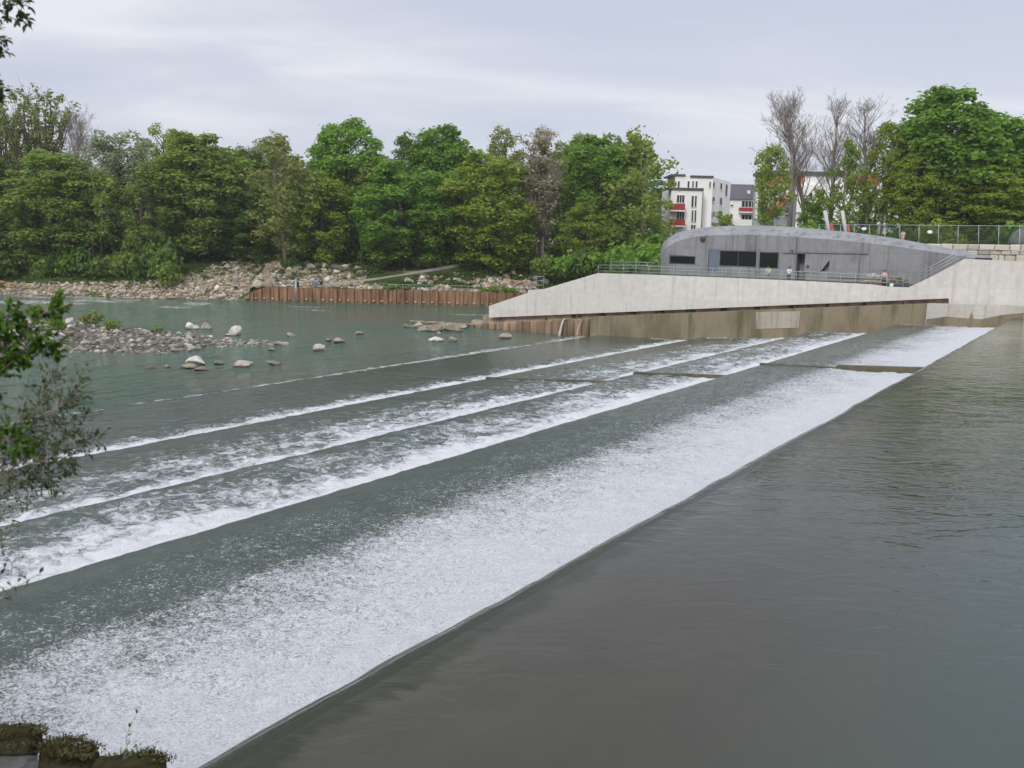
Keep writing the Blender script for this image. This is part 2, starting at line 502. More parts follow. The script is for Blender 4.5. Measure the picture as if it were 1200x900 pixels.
# ------------------------------------------------------------------ world, sun, camera
SUN_EL, SUN_AZ = math.radians(37), math.radians(203)      # azimuth clockwise from +Y: behind the camera, to its left
w = bpy.data.worlds.new('World'); SC.world = w; w.use_nodes = True
nt = w.node_tree; nd = nt.nodes; L = nt.links.new
bg = nd['Background']; bg.inputs[1].default_value = 0.1
sky = nd.new('ShaderNodeTexSky'); sky.sky_type = 'NISHITA'; sky.sun_disc = False
sky.sun_elevation = SUN_EL; sky.sun_rotation = SUN_AZ
tc = nd.new('ShaderNodeTexCoord')
sp_ = nd.new('ShaderNodeSeparateXYZ'); L(tc.outputs['Generated'], sp_.inputs[0])
zz = nd.new('ShaderNodeMath'); zz.operation = 'ADD'; zz.inputs[1].default_value = 0.13; L(sp_.outputs[2], zz.inputs[0])
zm = nd.new('ShaderNodeMath'); zm.operation = 'MAXIMUM'; zm.inputs[1].default_value = 0.05; L(zz.outputs[0], zm.inputs[0])
dx = nd.new('ShaderNodeMath'); dx.operation = 'DIVIDE'; L(sp_.outputs[0], dx.inputs[0]); L(zm.outputs[0], dx.inputs[1])
dy = nd.new('ShaderNodeMath'); dy.operation = 'DIVIDE'; L(sp_.outputs[1], dy.inputs[0]); L(zm.outputs[0], dy.inputs[1])
cb = nd.new('ShaderNodeCombineXYZ'); L(dx.outputs[0], cb.inputs[0]); L(dy.outputs[0], cb.inputs[1])
mp = nd.new('ShaderNodeMapping'); mp.inputs['Scale'].default_value = (0.55, 0.95, 1); mp.inputs['Rotation'].default_value = (0, 0, 0.45)
mp.inputs['Location'].default_value = (3.3, 1.7, 0)
L(cb.outputs[0], mp.inputs[0])
n1 = nd.new('ShaderNodeTexNoise'); n1.inputs['Scale'].default_value = 0.9; n1.inputs['Detail'].default_value = 7
n1.inputs['Roughness'].default_value = 0.5; n1.inputs['Distortion'].default_value = 0.5
L(mp.outputs[0], n1.inputs['Vector'])
cr = nd.new('ShaderNodeValToRGB'); L(n1.outputs['Fac'], cr.inputs[0])
cr.color_ramp.elements[0].position = 0.36; cr.color_ramp.elements[0].color = (5.1, 5.4, 6.4, 1)
cr.color_ramp.elements[1].position = 0.64; cr.color_ramp.elements[1].color = (7.3, 7.3, 7.8, 1)
e = cr.color_ramp.elements.new(0.5); e.color = (5.75, 5.95, 6.75, 1)
mxw = nd.new('ShaderNodeMix'); mxw.data_type = 'RGBA'; mxw.inputs[0].default_value = 0.9
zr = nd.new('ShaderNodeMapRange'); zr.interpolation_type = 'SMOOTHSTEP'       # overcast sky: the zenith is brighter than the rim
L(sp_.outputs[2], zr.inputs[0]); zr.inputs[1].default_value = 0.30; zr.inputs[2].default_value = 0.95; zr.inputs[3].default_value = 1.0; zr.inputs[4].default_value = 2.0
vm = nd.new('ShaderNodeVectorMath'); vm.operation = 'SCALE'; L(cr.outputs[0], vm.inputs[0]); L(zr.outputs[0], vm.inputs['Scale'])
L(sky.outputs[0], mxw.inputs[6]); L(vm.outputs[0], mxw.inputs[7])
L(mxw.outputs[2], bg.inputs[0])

ld = bpy.data.lights.new('sun', 'SUN'); ld.energy = 1.5; ld.angle = math.radians(14); ld.color = (1.0, 0.955, 0.88)
sun = bpy.data.objects.new('sun', ld); COL.objects.link(sun)
sd = Vector((math.sin(SUN_AZ) * math.cos(SUN_EL), math.cos(SUN_AZ) * math.cos(SUN_EL), math.sin(SUN_EL)))
sun.rotation_euler = sd.to_track_quat('Z', 'Y').to_euler()

cd = bpy.data.cameras.new('camera'); cd.sensor_width = 36; cd.lens = FPX / 1200 * 36
cd.dof.use_dof = True; cd.dof.focus_distance = 90; cd.dof.aperture_fstop = 4.5
cd.clip_start = 0.1; cd.clip_end = 8000
cam = bpy.data.objects.new('camera', cd); COL.objects.link(cam)
fw = Vector((0, _cp, -_sp)); up0 = Vector((0, _sp, _cp)); r0 = Vector((1, 0, 0))
rt = r0 * _c + up0 * _s; upv = -r0 * _s + up0 * _c
mw = Matrix((rt, upv, -fw)).transposed().to_4x4(); mw.translation = CAM
cam.matrix_world = mw
SC.camera = cam
SC.view_settings.view_transform = 'Standard'; SC.view_settings.look = 'None'
SC.view_settings.exposure = 0.25; SC.view_settings.gamma = 1.0
SC.view_settings.use_curve_mapping = False
try:
    SC.cycles.max_bounces = 6; SC.cycles.transparent_max_bounces = 12
    SC.cycles.use_denoising = True
except Exception: pass

# ------------------------------------------------------------------ levels of the weir
T_CREST = 8.66
TA, TB, TC_, TD = 18.9, 27.5, 39.5, 52.0
Z_RIVER = -5.0
S_WALL = 103.2                     # face of the old river wall across the far end
S_WHITE = 104.9                   # face of the white terrace wall

def weir_obj(name, me, mats, **kw):
    """object whose local x = along the weir, y = downstream"""
    o = link_mesh(name, me, mats)
    o.rotation_euler = (0, 0, WANG)
    for k, v in kw.items(): o[k] = v
    return o

# upper pool (incl. the lip)
sv = np.concatenate([np.arange(-2, 30, 0.25), np.arange(30, 105.1, 0.6), [105.2]])
tv = np.concatenate([np.linspace(-900, -60, 15), np.arange(-56, 4, 2.0), np.arange(4, 7, 0.25), np.arange(7, 8.45, 0.08), np.arange(8.45, 8.97, 0.03)])
S, T = np.meshgrid(sv, tv)
Z = np.interp(T, [-900, 6.2, 7.4, 8.1, 8.38, 8.56, 8.68, 8.78, 8.88, 8.98], [0, 0, -0.006, -0.022, -0.045, -0.10, -0.18, -0.30, -0.45, -0.75])
lip = np.clip((T - 7.6) / 1.0, 0, 1)
Z = Z + lip * 0.05 * (fbm(S * 1.3, T * 0.35, 4, 3) - 0.5)
Tj = T + lip * 0.16 * (fbm(S * 0.55, T * 0 + 2.0, 4, 9) - 0.5)
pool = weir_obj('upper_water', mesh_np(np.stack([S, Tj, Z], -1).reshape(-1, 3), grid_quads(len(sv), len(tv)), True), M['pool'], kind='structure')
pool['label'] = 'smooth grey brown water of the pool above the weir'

# stepped spillway water
sv = [-6.0]
while sv[-1] < S_WALL + 0.5: sv.append(sv[-1] + 0.055 + 0.0042 * max(0, sv[-1]))
sv = np.array(sv)
tv = np.concatenate([np.arange(8.8, 9.6, 0.06), np.arange(9.6, 18.5, 0.085), np.arange(18.5, 20.2, 0.055), np.arange(20.2, 27.2, 0.11),
                     np.arange(27.2, 28.5, 0.06), np.arange(28.5, 39.2, 0.16), np.arange(39.2, 40.6, 0.07), np.arange(40.6, 51.6, 0.2), np.arange(51.6, 53, 0.08), [54, 56]])
S, T = np.meshgrid(sv, tv)
wob = 0.07 * (fbm(S * 0.5, S * 0 + 1.0, 4, 5) - 0.5)
Tp = T + wob
Z = np.interp(Tp, [8.6, 8.95, 9.3, 9.9, 11, 18.5, 18.8, 18.95, 19.1, 19.3, 20.0, 27.1, 27.4, 27.55, 27.7, 27.95, 28.6, 39.1, 39.4, 39.6, 39.85, 40.4, 51.6, 51.95, 52.1, 52.3, 53, 56],
              [-0.35, -0.55, -0.85, -1.03, -1.08, -1.25, -1.30, -1.40, -1.75, -2.25, -2.32, -2.62, -2.68, -2.80, -3.15, -3.38, -3.42, -4.08, -4.14, -4.26, -4.46, -4.5, -4.70, -4.74, -4.84, -5.15, -5.4, -5.6])
D = np.interp(Tp, [8.6, 10.0, 12.0, 14.2, 14.9, 15.5, 16.4, 17.4, 18.4, 18.85, 18.98, 21.8, 22.8, 24.2, 25.8, 26.7, 27.3, 27.50, 27.6, 30.0, 31.0, 32.6, 34.8, 36.6, 38.0, 39.45, 39.6, 41.2, 42.0, 43.0, 44.6, 46.5, 51.9, 52.1, 53.2, 54.0, 55],
              [0.95, 0.80, 0.68, 0.55, 0.46, 0.30, 0.29, 0.25, 0.12, 0.05, 1.0, 0.80, 0.56, 0.46, 0.40, 0.30, 0.14, 0.05, 1.0, 0.76, 0.54, 0.46, 0.38, 0.26, 0.12, 0.04, 1.0, 0.72, 0.46, 0.28, 0.12, 0.04, 0.02, 0.9, 0.9, 0.5, 0.0])
big = fbm(S * 0.22, T * 0.45, 4, 21) - 0.5
med = fbm(S * 0.9, T * 1.1, 4, 31) - 0.5
kz = np.where(Tp < 19, 0.35, 1.0)
D = np.clip(D + kz * (0.36 * big + 0.34 * med) * np.clip(D * (1.35 - D) * 2.6, 0, 1), 0, 1)
flow = fbm(S * 2.2, T * 0.45, 4, 27) - 0.5; clot = fbm(S * 0.8 + 5, T * 0.8, 3, 29) - 0.5
D = np.clip(D + np.where(Tp < 19, 1, 0) * (0.16 * flow + 0.10 * clot) * np.clip(D * 2.2, 0, 1) * np.clip((1.02 - D) * 2.5, 0.35, 1), 0, 1)
near = np.clip((S_WALL - S) / 3.0, 0, 1)
D = np.maximum(D, (1 - near) * 0.55 * (D > 0.1))
lump = fbm(S * 1.7, T * 2.0, 5, 41) - 0.5
lump2 = fbm(S * 4.3, T * 5.0, 3, 51) - 0.5
on = np.clip((T - 9.2) / 1.0, 0, 1)
low = np.where(T > 19.2, 1.5, 0.6)
Z = Z + on * ((0.05 + low * 0.32 * D * np.clip(1.5 - D * 0.55, 0, 1)) * lump + (0.015 + 0.10 * D) * lump2)
me = mesh_np(np.stack([S, T, Z], -1).reshape(-1, 3), grid_quads(len(sv), len(tv)), True)
at = me.attributes.new('foam', 'FLOAT', 'POINT'); at.data.foreach_set('value', D.astype(np.float32).ravel())
weir_obj('spillway_water', me, M['spill'], kind='structure', label='foaming water running down the stepped weir')

# river below
sv = np.concatenate([np.linspace(-700, -60, 20), np.arange(-58, 210, 1.0), np.linspace(215, 600, 12)])
tv = np.concatenate([np.arange(52.12, 55, 0.25), np.arange(55.5, 150, 0.8), np.linspace(155, 700, 30)])
S, T = np.meshgrid(sv, tv)
X = S * EX + T * NX; Y = S * EY + T * NY
wdt = 1.3 + 2.2 * np.clip((S - 55) / 45, 0, 1)
fo = np.clip(1.15 - (T - 52.9) / wdt, 0, 1) * (0.72 + 0.6 * fbm(S * 0.12, S * 0 + 3.0, 3, 12))
fo = np.maximum(fo, 0.8 * np.exp(-((Y - 148 + 0.05 * X) / 12.0) ** 2) * np.clip((fbm(X * 0.13, Y * 0.22, 4, 7) - 0.50) * 6, 0, 1))
fo = np.maximum(fo, 0.85 * (X < -48) * np.clip((Y - 138) / 8, 0, 1) * np.clip((fbm(X * 0.12 + 3, Y * 0.25, 4, 19) - 0.47) * 6, 0, 1))
fo = np.maximum(fo, 0.45 * np.clip((fbm(X * 0.05 + 9, Y * 0.1, 3, 17) - 0.50) * 5, 0, 1))
Z = Z_RIVER + 0.10 * (fbm(S * 0.5, T * 1.0, 3, 61) - 0.5)
me = mesh_np(np.stack([S, T, Z], -1).reshape(-1, 3), grid_quads(len(sv), len(tv)), True)
at = me.attributes.new('foam', 'FLOAT', 'POINT'); at.data.foreach_set('value', fo.astype(np.float32).ravel())
weir_obj('river_water', me, M['river'], kind='structure', label='green river flowing away below the weir')

# ------------------------------------------------------------------ far bank terrain
Y_SHORE = 166.0
def bank_h(X, Y):
    d = Y - (Y_SHORE + 0.6 * np.sin(X * 0.11) * (X < -45))
    pile = np.clip((X + 46.0) / 1.5, 0, 1)
    a = np.interp(d, [-12, -2, 0, 3, 18, 30, 60, 220], [-8.5, -7, -5.25, -3.3, 1.3, 2.9, 4.6, 6.0])
    b = np.interp(d, [-12, 0.5, 0.9, 3, 18, 30, 60, 220], [-8.5, -7.5, -2.75, -2.5, 1.6, 3.1, 4.6, 6.0])
    return a * (1 - pile) + b * pile

def terr(X, Y):
    s = X * EX + Y * EY; t = X * NX + Y * NY
    h = bank_h(X, Y)
    terrace = np.interp(t, [-400, 50, 56, 67, 70], [2.55, 2.55, 0.2, -4.0, -8.5]) * 1.0
    rise = np.interp(s, [103.3, 120.8, 121.6, 153, 303], [0, 0, 3.75, 4.0, 4.2])
    rise = rise * np.interp(t, [-400, 24, 50], [1, 1, 0.55])
    ter = np.where(s > S_WHITE + 0.55, terrace + np.where(t < 56, rise, 0), -8.5)
    h = np.maximum(h, ter)
    h = h + np.where(h > -4.5, 0.25 * (fbm(X * 0.3, Y * 0.3, 3, 71) - 0.5), 0) * np.where((s > 103) & (s < 121.3) & (t < 60), 0, 1)
    return h

def H(x, y):
    return float(terr(np.array([x], float), np.array([y], float))[0])

gx = np.concatenate([np.linspace(-3500, -260, 14), np.arange(-250, 260, 1.6), np.linspace(270, 3500, 14)])
gy = np.concatenate([np.linspace(-2500, 40, 8), np.arange(60, 162, 2.0), np.arange(162, 200, 0.8), np.arange(200, 330, 4.0), np.linspace(340, 5000, 18)])
GX, GY = np.meshgrid(gx, gy)
GZ = terr(GX, GY)
me = mesh_np(np.stack([GX, GY, GZ], -1).reshape(-1, 3), grid_quads(len(gx), len(gy)), True)
tag(link_mesh('ground', me, M['ground']), 'grassy ground of the far bank', kind='structure')

def sheet(name, poly_fn, xs, ys, mat, lift, label):
    X, Y = np.meshgrid(xs, ys)
    Zt = terr(X, Y) + lift
    keep = poly_fn(X, Y)
    q = grid_quads(len(xs), len(ys))
    k = keep.ravel()[q].all(1)
    me = mesh_np(np.stack([X, Y, Zt], -1).reshape(-1, 3), q[k], True)
    return tag(link_mesh(name, me, mat), label, kind='structure')

def edge_top(X):           # how far up the bank the bare stone reaches (metres behind the water line)
    return np.interp(X, [-130, -72, -62, -50, -46, -24, 2, 40], [2.7, 3.1, 6.5, 20, 18.5, 13.5, 12.5, 9])
def rub(X, Y):
    d = Y - Y_SHORE
    return (d > -1.5) & (d < edge_top(X) + 3.5 * (fbm(X * 0.35, Y * 0.35, 3, 81) - 0.5)) & ~((X > -46) & (d < 0.85)) & ~((X > -26) & (d > 2.2) & (fbm(X * 0.16, d * 0.16, 3, 5) > 0.50))
sheet('rubble_slope', rub, np.arange(-130, 42, 0.6), np.arange(164, 190, 0.5), M['rubble'], 0.07, 'bare rubble slope along the far bank')

# ------------------------------------------------------------------ rocks
def rock_mesh(seed, mat, ang=0.55):
    rnd = random.Random(seed)
    bm = bmesh.new()
    bmesh.ops.create_icosphere(bm, subdivisions=3, radius=1.0)
    pl = []
    for _ in range(10):
        d = Vector((rnd.gauss(0, 1), rnd.gauss(0, 1), rnd.gauss(0, 1))).normalized()
        pl.append((d, rnd.uniform(0.34, 0.74)))
    off = Vector((rnd.random() * 50, 0, 0))
    for v in bm.verts:
        p = v.co.copy()
        for d, k in pl:
            e = p.dot(d)
            if e > k: p -= d * (e - k)
        p *= 1.22 + 0.13 * mnoise.noise(p * 2.2 + off) + 0.06 * mnoise.noise(p * 6 + off)
        v.co = p
    me = bpy.data.meshes.new('rock')
    bm.to_mesh(me); bm.free()
    me.materials.append(mat)
    return me
ROCKS = {k: [rock_mesh(i * 13 + j * 101, M[m]) for i in range(5)] for j, (k, m) in
         enumerate((('lime', 'limestone'), ('white', 'limestone_white'), ('brown', 'brown_stone'), ('ochre', 'orange_stone')))}
def rock(kind, p, size, squash=(1, 1, 0.7), label=None, group=None, sink=0.25, cat='rock'):
    o = bpy.data.objects.new('rock', random.choice(ROCKS[kind]))
    COL.objects.link(o)
    o.scale = (size * squash[0], size * squash[1], size * squash[2])
    o.location = (p[0], p[1], p[2] + size * squash[2] * (0.75 - sink) * 0.8)
    o.rotation_euler = (random.uniform(-0.2, 0.2), random.uniform(-0.2, 0.2), random.uniform(0, 6.3))
    if squash[0] > 1.25: o.rotation_euler.z = random.uniform(-0.3, 0.3)
    return tag(o, label, cat, group)

# single boulders standing in the river: px centre x, waterline y, px width, px height
BOULD = [
 ('white', 232, 427, 22, 11, 'white limestone boulder, tallest of the pile in the river below the gravel bar'),
 ('brown', 222, 431, 20, 6, 'low brown stone at the left foot of the tall white boulder'),
 ('brown', 238, 434, 16, 5, 'flat brown stone in front of the tall white boulder'),
 ('brown', 257, 427, 11, 7, 'small brown stone between the tall white boulder and the long pale block'),
 ('lime', 284, 429, 28, 8, 'long flat pale block lying right of the tall white boulder'),
 ('brown', 320, 427, 15, 5, 'low dark brown stone right of the long pale block'),
 ('brown', 177, 432, 13, 4, 'flat wet stone left of the white boulder pile, leftmost of two'),
 ('brown', 197, 431, 12, 4, 'flat wet stone left of the white boulder pile, nearer the boulder'),
 ('white', 221, 386, 10, 9, 'leftmost of three white boulders in a row beyond the gravel bar'),
 ('white', 229.5, 386, 10, 9, 'middle one of three white boulders in a row beyond the gravel bar'),
 ('lime', 241, 386, 12, 9, 'greyish right hand one of three boulders in a row beyond the gravel bar'),
 ('white', 277, 393, 18, 13, 'pale upright boulder alone in the shallows right of the row of three'),
 ('lime', 268, 394, 9, 4, 'small stone at the left foot of the pale upright boulder'),
 ('white', 248, 397, 6, 5, 'small white stone at the right end of the gravel bar'),
 ('lime', 341, 394, 12, 5, 'flat pale stone in the shallows right of the upright boulder'),
 ('white', 374, 411, 18, 9, 'white wedge shaped boulder in the middle of the river'),
 ('lime', 398, 401, 20, 6, 'long low pale stone behind the white wedge shaped boulder'),
 ('brown', 385, 400, 8, 4, 'little brown stone beside the long low pale stone'),
 ('lime', 420, 392, 15, 4, 'thin flat stone barely above water far out in the river'),
 ('white', 512, 400, 19, 9, 'rounded whitish boulder in the water off the end of the river wall'),
 ('white', 514, 392, 6, 4, 'small stone behind the rounded whitish boulder'),
 ('lime', 530, 400, 14, 6, 'pale flat boulder just right of the rounded whitish one'),
 ('lime', 594, 396, 17, 8, 'squared stone block lying in the water at the foot of the river wall'),
 ('lime', 319, 411, 9, 4, 'small stone by itself in front of the shallows'),
 ('brown', 305, 406, 7, 3, 'tiny brown stone in the shallows left of the small stone'),
]
for kd, px, py, wpx, hpx, lab in BOULD:
    p = on_z(px, py, Z_RIVER); k = p.y / FPX
    wm, hm = wpx * k, hpx * k
    rock(kd, p, wm * 0.55, (1, 0.8, max(0.28, hm / wm * 1.05)), lab, 'boulders standing in the river', 0.3)

# gravel bar
bar_x = np.linspace(0, 1, 90); bar_y = np.linspace(0, 1, 26)
BX, BY = np.meshgrid(bar_x, bar_y)
def bar_pt(a, b):      # a along (left->right), b across (near->far)
    px = -160 + a * 500
    ynear = np.interp(px, [-160, 0, 60, 150, 190, 250, 330], [412, 411, 412, 415, 415, 408, 404])
    yfar = np.interp(px, [-160, 0, 60, 120, 190, 250, 330], [371, 374, 375, 381, 386, 396, 401])
    return px, ynear + (yfar - ynear) * b
vv = []
for i in range(26):
    for j in range(90):
        px, py = bar_pt(bar_x[j], bar_y[i])
        p = on_z(px, py, Z_RIVER)
        b = bar_y[i]; a = bar_x[j]
        hgt = (math.sin(PI * b) ** 0.6) * (0.5 * min(1, (1 - a) * 2.2)) + 0.25 * mnoise.noise(Vector((p.x * 0.5, p.y * 0.5, 0))) - 0.15
        vv.append((p.x, p.y, Z_RIVER + hgt))
me = mesh_np(np.array(vv), grid_quads(90, 26), True)
tag(link_mesh('gravel_bar', me, M['shingle']), 'low shingle bar in mid river', kind='structure')
BARV = np.array(vv).reshape(26, 90, 3)
def bar_at(a, b):
    i = min(25, max(0, int(b * 25))); j = min(89, max(0, int(a * 89)))
    return BARV[i, j]
lab = {'lime': 'pale limestone stone lying on the gravel bar', 'brown': 'brown grey stone lying on the gravel bar', 'white': 'white stone lying on the gravel bar'}
for i in range(105):
    a = random.uniform(0.28, 0.98); b = random.uniform(0.03, 0.97)
    kd = random.choices(['lime', 'brown', 'white'], [5, 3.2, 1])[0]
    sz = random.choice([0.22, 0.28, 0.34, 0.42, 0.55]) * (0.8 if a > 0.8 else 1)
    rock(kd, bar_at(a, b), sz, (1, random.uniform(.7, 1), random.uniform(.5, .8)), lab[kd], 'stones of the gravel bar')
for px, py, s_ in ((15, 397, .8), (60, 402, 1.0), (58, 394, .7), (82, 381, .8), (67, 399, .7)):
    p = on_z(px, py, Z_RIVER + 0.4)
    rock('white', p, s_, (1, .8, .7), 'big white boulder on the left part of the gravel bar', 'big white boulders of the gravel bar')

def stones_stuff(name, pts, mat, smin, smax, label):
    """loose small stones: one mesh of many little faceted lumps"""
    base = bmesh.new(); bmesh.ops.create_icosphere(base, subdivisions=1, radius=1.0)
    bv = np.array([v.co[:] for v in base.verts]); bf = np.array([[v.index for v in f.verts] for f in base.faces]); base.free()
    V, Fc = [], []
    for i, p in enumerate(pts):
        sc = (smin + (smax * 1.5 - smin) * RNG.random() ** 2.6) * np.array([1, RNG.uniform(.6, 1), RNG.uniform(.45, .8)])
        an = RNG.uniform(0, 6.28); R = np.array([[math.cos(an), -math.sin(an), 0], [math.sin(an), math.cos(an), 0], [0, 0, 1]])
        v = (bv * (1 + RNG.uniform(-.25, .25, (len(bv), 1)))) * sc @ R.T + np.array(p)
        V.append(v); Fc.append(bf + i * len(bv))
    o = link_mesh(name, mesh_np(np.concatenate(V), np.concatenate(Fc)), mat)
    return tag(o, label, 'stones', kind='stuff')
def loose_mat(name, a, b, c):
    t = NT(name)
    geo = t.add('ShaderNodeNewGeometry')
    n = t.noise(t.coord(), 3, 5)
    f = t.math('ADD', t.math('MULTIPLY', geo.outputs['Random Per Island'], 0.8), t.math('MULTIPLY', t.math('SUBTRACT', n, 0.5), 0.5))
    t.set(t.ramp(f, [(0.05, a), (0.45, b), (0.8, c), (0.95, tuple(min(1, x * 1.3) for x in c))]), 0.9, spec=0.3)
    return t.m
M['loose'] = loose_mat('loose_stones', (0.19, 0.15, 0.105), (0.37, 0.31, 0.23), (0.53, 0.475, 0.39))
M['loose_dark'] = loose_mat('loose_river_stones', (0.11, 0.10, 0.078), (0.25, 0.23, 0.19), (0.43, 0.41, 0.365))
stones_stuff('gravel_stones', [bar_at(random.uniform(.02, 1), random.uniform(0, 1)) + np.array([RNG.uniform(-.4, .4), RNG.uniform(-.6, .6), 0.03]) for _ in range(1700)],
             M['loose_dark'], 0.08, 0.30, 'small stones covering the gravel bar')

PPX = [(372, 335), (400, 332.5), (440, 329.5), (470, 323), (500, 316), (530, 310.5), (551, 307)]
PATH = []
for i, (px, py) in enumerate(PPX):
    yy = Y_SHORE + 2.0 + i * 2.6
    p = on_y(px, py, yy); PATH.append((p.x, p.y, max(p.z, H(p.x, p.y) + 0.3)))
def near_path(x, y):
    for (ax, ay, _), (bx, by, _) in zip(PATH[:-1], PATH[1:]):
        vx, vy = bx - ax, by - ay
        f = max(0, min(1, ((x - ax) * vx + (y - ay) * vy) / (vx * vx + vy * vy)))
        dx, dy = x - ax - f * vx, y - ay - f * vy
        if -2.2 < dy < 2.4 and abs(dx) < 1.6: return True
    return False
# rubble on the far bank
pts = []
while len(pts) < 4200:
    x = random.uniform(-128, 32); d = random.uniform(-0.6, 20)
    if d > float(edge_top(np.array(x))) or (x > -46 and d < 1.0): continue
    if d > (5 if x < -24 else 2.5) and float(fbm(np.array([x * 0.16]), np.array([d * 0.16]), 3, 5)[0]) > (0.60 if x < -24 else 0.50): continue
    y = Y_SHORE + d
    if near_path(x, y): continue
    pts.append((x, y, H(x, y) + 0.12))
stones_stuff('rubble_stones', pts, M['loose'], 0.12, 0.42, 'loose rubble stones covering the far bank')
labs = {'lime': 'pale quarry stone on the rubble slope of the far bank', 'white': 'whitish quarry stone on the rubble slope of the far bank',
        'brown': 'brownish quarry stone on the rubble slope of the far bank', 'ochre': 'ochre quarry stone on the rubble slope of the far bank'}
n = 0
while n < 130:
    x = random.uniform(-125, 24); d = random.uniform(-0.3, 19)
    if d > float(edge_top(np.array(x))) or (x > -46 and d < 1.2): continue
    kd = random.choices(['lime', 'white', 'brown', 'ochre'], [5, 2, 2, 1])[0]
    y = Y_SHORE + d
    if near_path(x, y): continue
    rock(kd, (x, y, H(x, y)), random.uniform(0.4, 0.95) if x > -62 else random.uniform(.5, 1.0), (1, random.uniform(.7, 1), random.uniform(.5, .8)), labs[kd], 'quarry stones of the far bank')
    n += 1

# low stone spit past the end of the old river wall
n = 0
for px, py in [(480, 384), (490, 383), (500, 386), (508, 388), (516, 384), (524, 386), (532, 388), (540, 385), (495, 388), (546, 383), (555, 382), (565, 381)]:
    p = on_z(px, py, Z_RIVER)
    rock('lime' if n % 3 else 'brown', p, random.uniform(.6, 1.0), (1.3, .9, .55), 'wet stone of the low spit at the end of the river wall', 'stones of the low spit')
    n += 1

# path up the far bank
V = []
for x_, y_, z_ in PATH:
    V += [(x_, y_, z_), (x_, y_ + 1.7, z_)]
V = np.array(V)
bm = bmesh.new()
ring = []
for i in range(len(PATH)):
    a, b = V[2 * i], V[2 * i + 1]
    ring.append([bm.verts.new(v) for v in ((a[0], a[1], a[2] - 1.0), (a[0], a[1], a[2]), (b[0], b[1], b[2] + 0.03), (b[0], b[1], b[2] - 1.0))])
for i in range(len(ring) - 1):
    for k in range(3):
        bm.faces.new((ring[i][k], ring[i][k + 1], ring[i + 1][k + 1], ring[i + 1][k]))
bmesh.ops.recalc_face_normals(bm, faces=bm.faces)
tag(obj('path', bm, M['path']), 'pale ramp climbing the far bank', kind='structure')

# ------------------------------------------------------------------ sheet pile wall on the far bank
spw = tag(empty('sheet_pile_wall', (-44.6, Y_SHORE, Z_RIVER)), 'rusty brown sheet pile wall along the far bank water line', 'wall')
bm = bmesh.new()
x = 0.0; prof = []
PITCHP = 1.42
while x < 62:
    prof += [(x, 0.0), (x + 0.50, 0.0), (x + 0.62, 0.34), (x + PITCHP - 0.12, 0.34)]
    x += PITCHP
prev = None
for (xx, yy) in prof:
    zt = 2.35 if xx > 2.6 else (1.3 + 0.4 * xx)
    a = bm.verts.new((xx, yy, -1.2)); b = bm.verts.new((xx, yy, zt)); c = bm.verts.new((xx, yy + 0.25, zt))
    if prev:
        bm.faces.new((prev[0], a, b, prev[1])); bm.faces.new((prev[1], b, c, prev[2]))
    prev = (a, b, c)
obj('pile_face', bm, M['rust'], spw)
bm = bmesh.new()
x = 0.0
while x < 50:
    box(bm, x + 0.75, x + 1.15, 0.10, 0.34, 0.25, 0.5, 0.05); x += PITCHP
obj('anchor_heads', bm, M['loose'], spw)
# cable rail along the top of the sheet piles
rl = tag(empty('railing', (0, 0, 0)), 'thin pale rail along the top of the rusty sheet piles', 'railing')
xs = [-23 + i * 2.0 for i in range(13)]
for x in xs:
    bm = bmesh.new(); zb = H(x, Y_SHORE + 1.4)
    tube(bm, [Vector((x, Y_SHORE + 1.4, zb - 0.1)), Vector((x, Y_SHORE + 1.4, zb + 0.95))], 0.03, 5); obj('post', bm, M['steel'], rl)
for dz in (0.5, 0.93):
    bm = bmesh.new()
    tube(bm, [Vector((x, Y_SHORE + 1.4, H(x, Y_SHORE + 1.4) + dz)) for x in xs], 0.035, 5); obj('rail', bm, M['steel'], rl)
# gauge pole
p = on_y(347, 353, Y_SHORE - 0.4)
bm = bmesh.new(); tube(bm, [Vector((p.x, p.y, Z_RIVER - 1)), Vector((p.x, p.y, Z_RIVER + 4.0))], 0.13, 8)
gp = tag(obj('pole', bm, M['steel']), 'grey steel pole standing in the water against the rusty sheet piles', 'pole')

# ------------------------------------------------------------------ walls at the far end of the weir
def tz_obj(name, poly, s0, thick, mats, parent=None, bev=0):
    """solid with outline in (t, z); local x = -t (to the right), y = into the wall, z up"""
    bm = bmesh.new()
    prism(bm, [Vector((-t, 0, z)) for t, z in poly], Vector((0, thick, 0)))
    if bev: bmesh.ops.bevel(bm, geom=list(bm.edges), offset=bev, segments=1, affect='EDGES')
    return place_s(obj(name, bm, mats, parent), s0)
def place_s(o, s0):
    if o.parent is None:
        o.location = W(s0, 0, 0)
        o.rotation_euler = (0, 0, WANG - PI / 2)
    return o
def s_empty(name, s0, label, cat, group=None):
    o = empty(name, W(s0, 0, 0), WANG - PI / 2)
    return tag(o, label, cat, group)

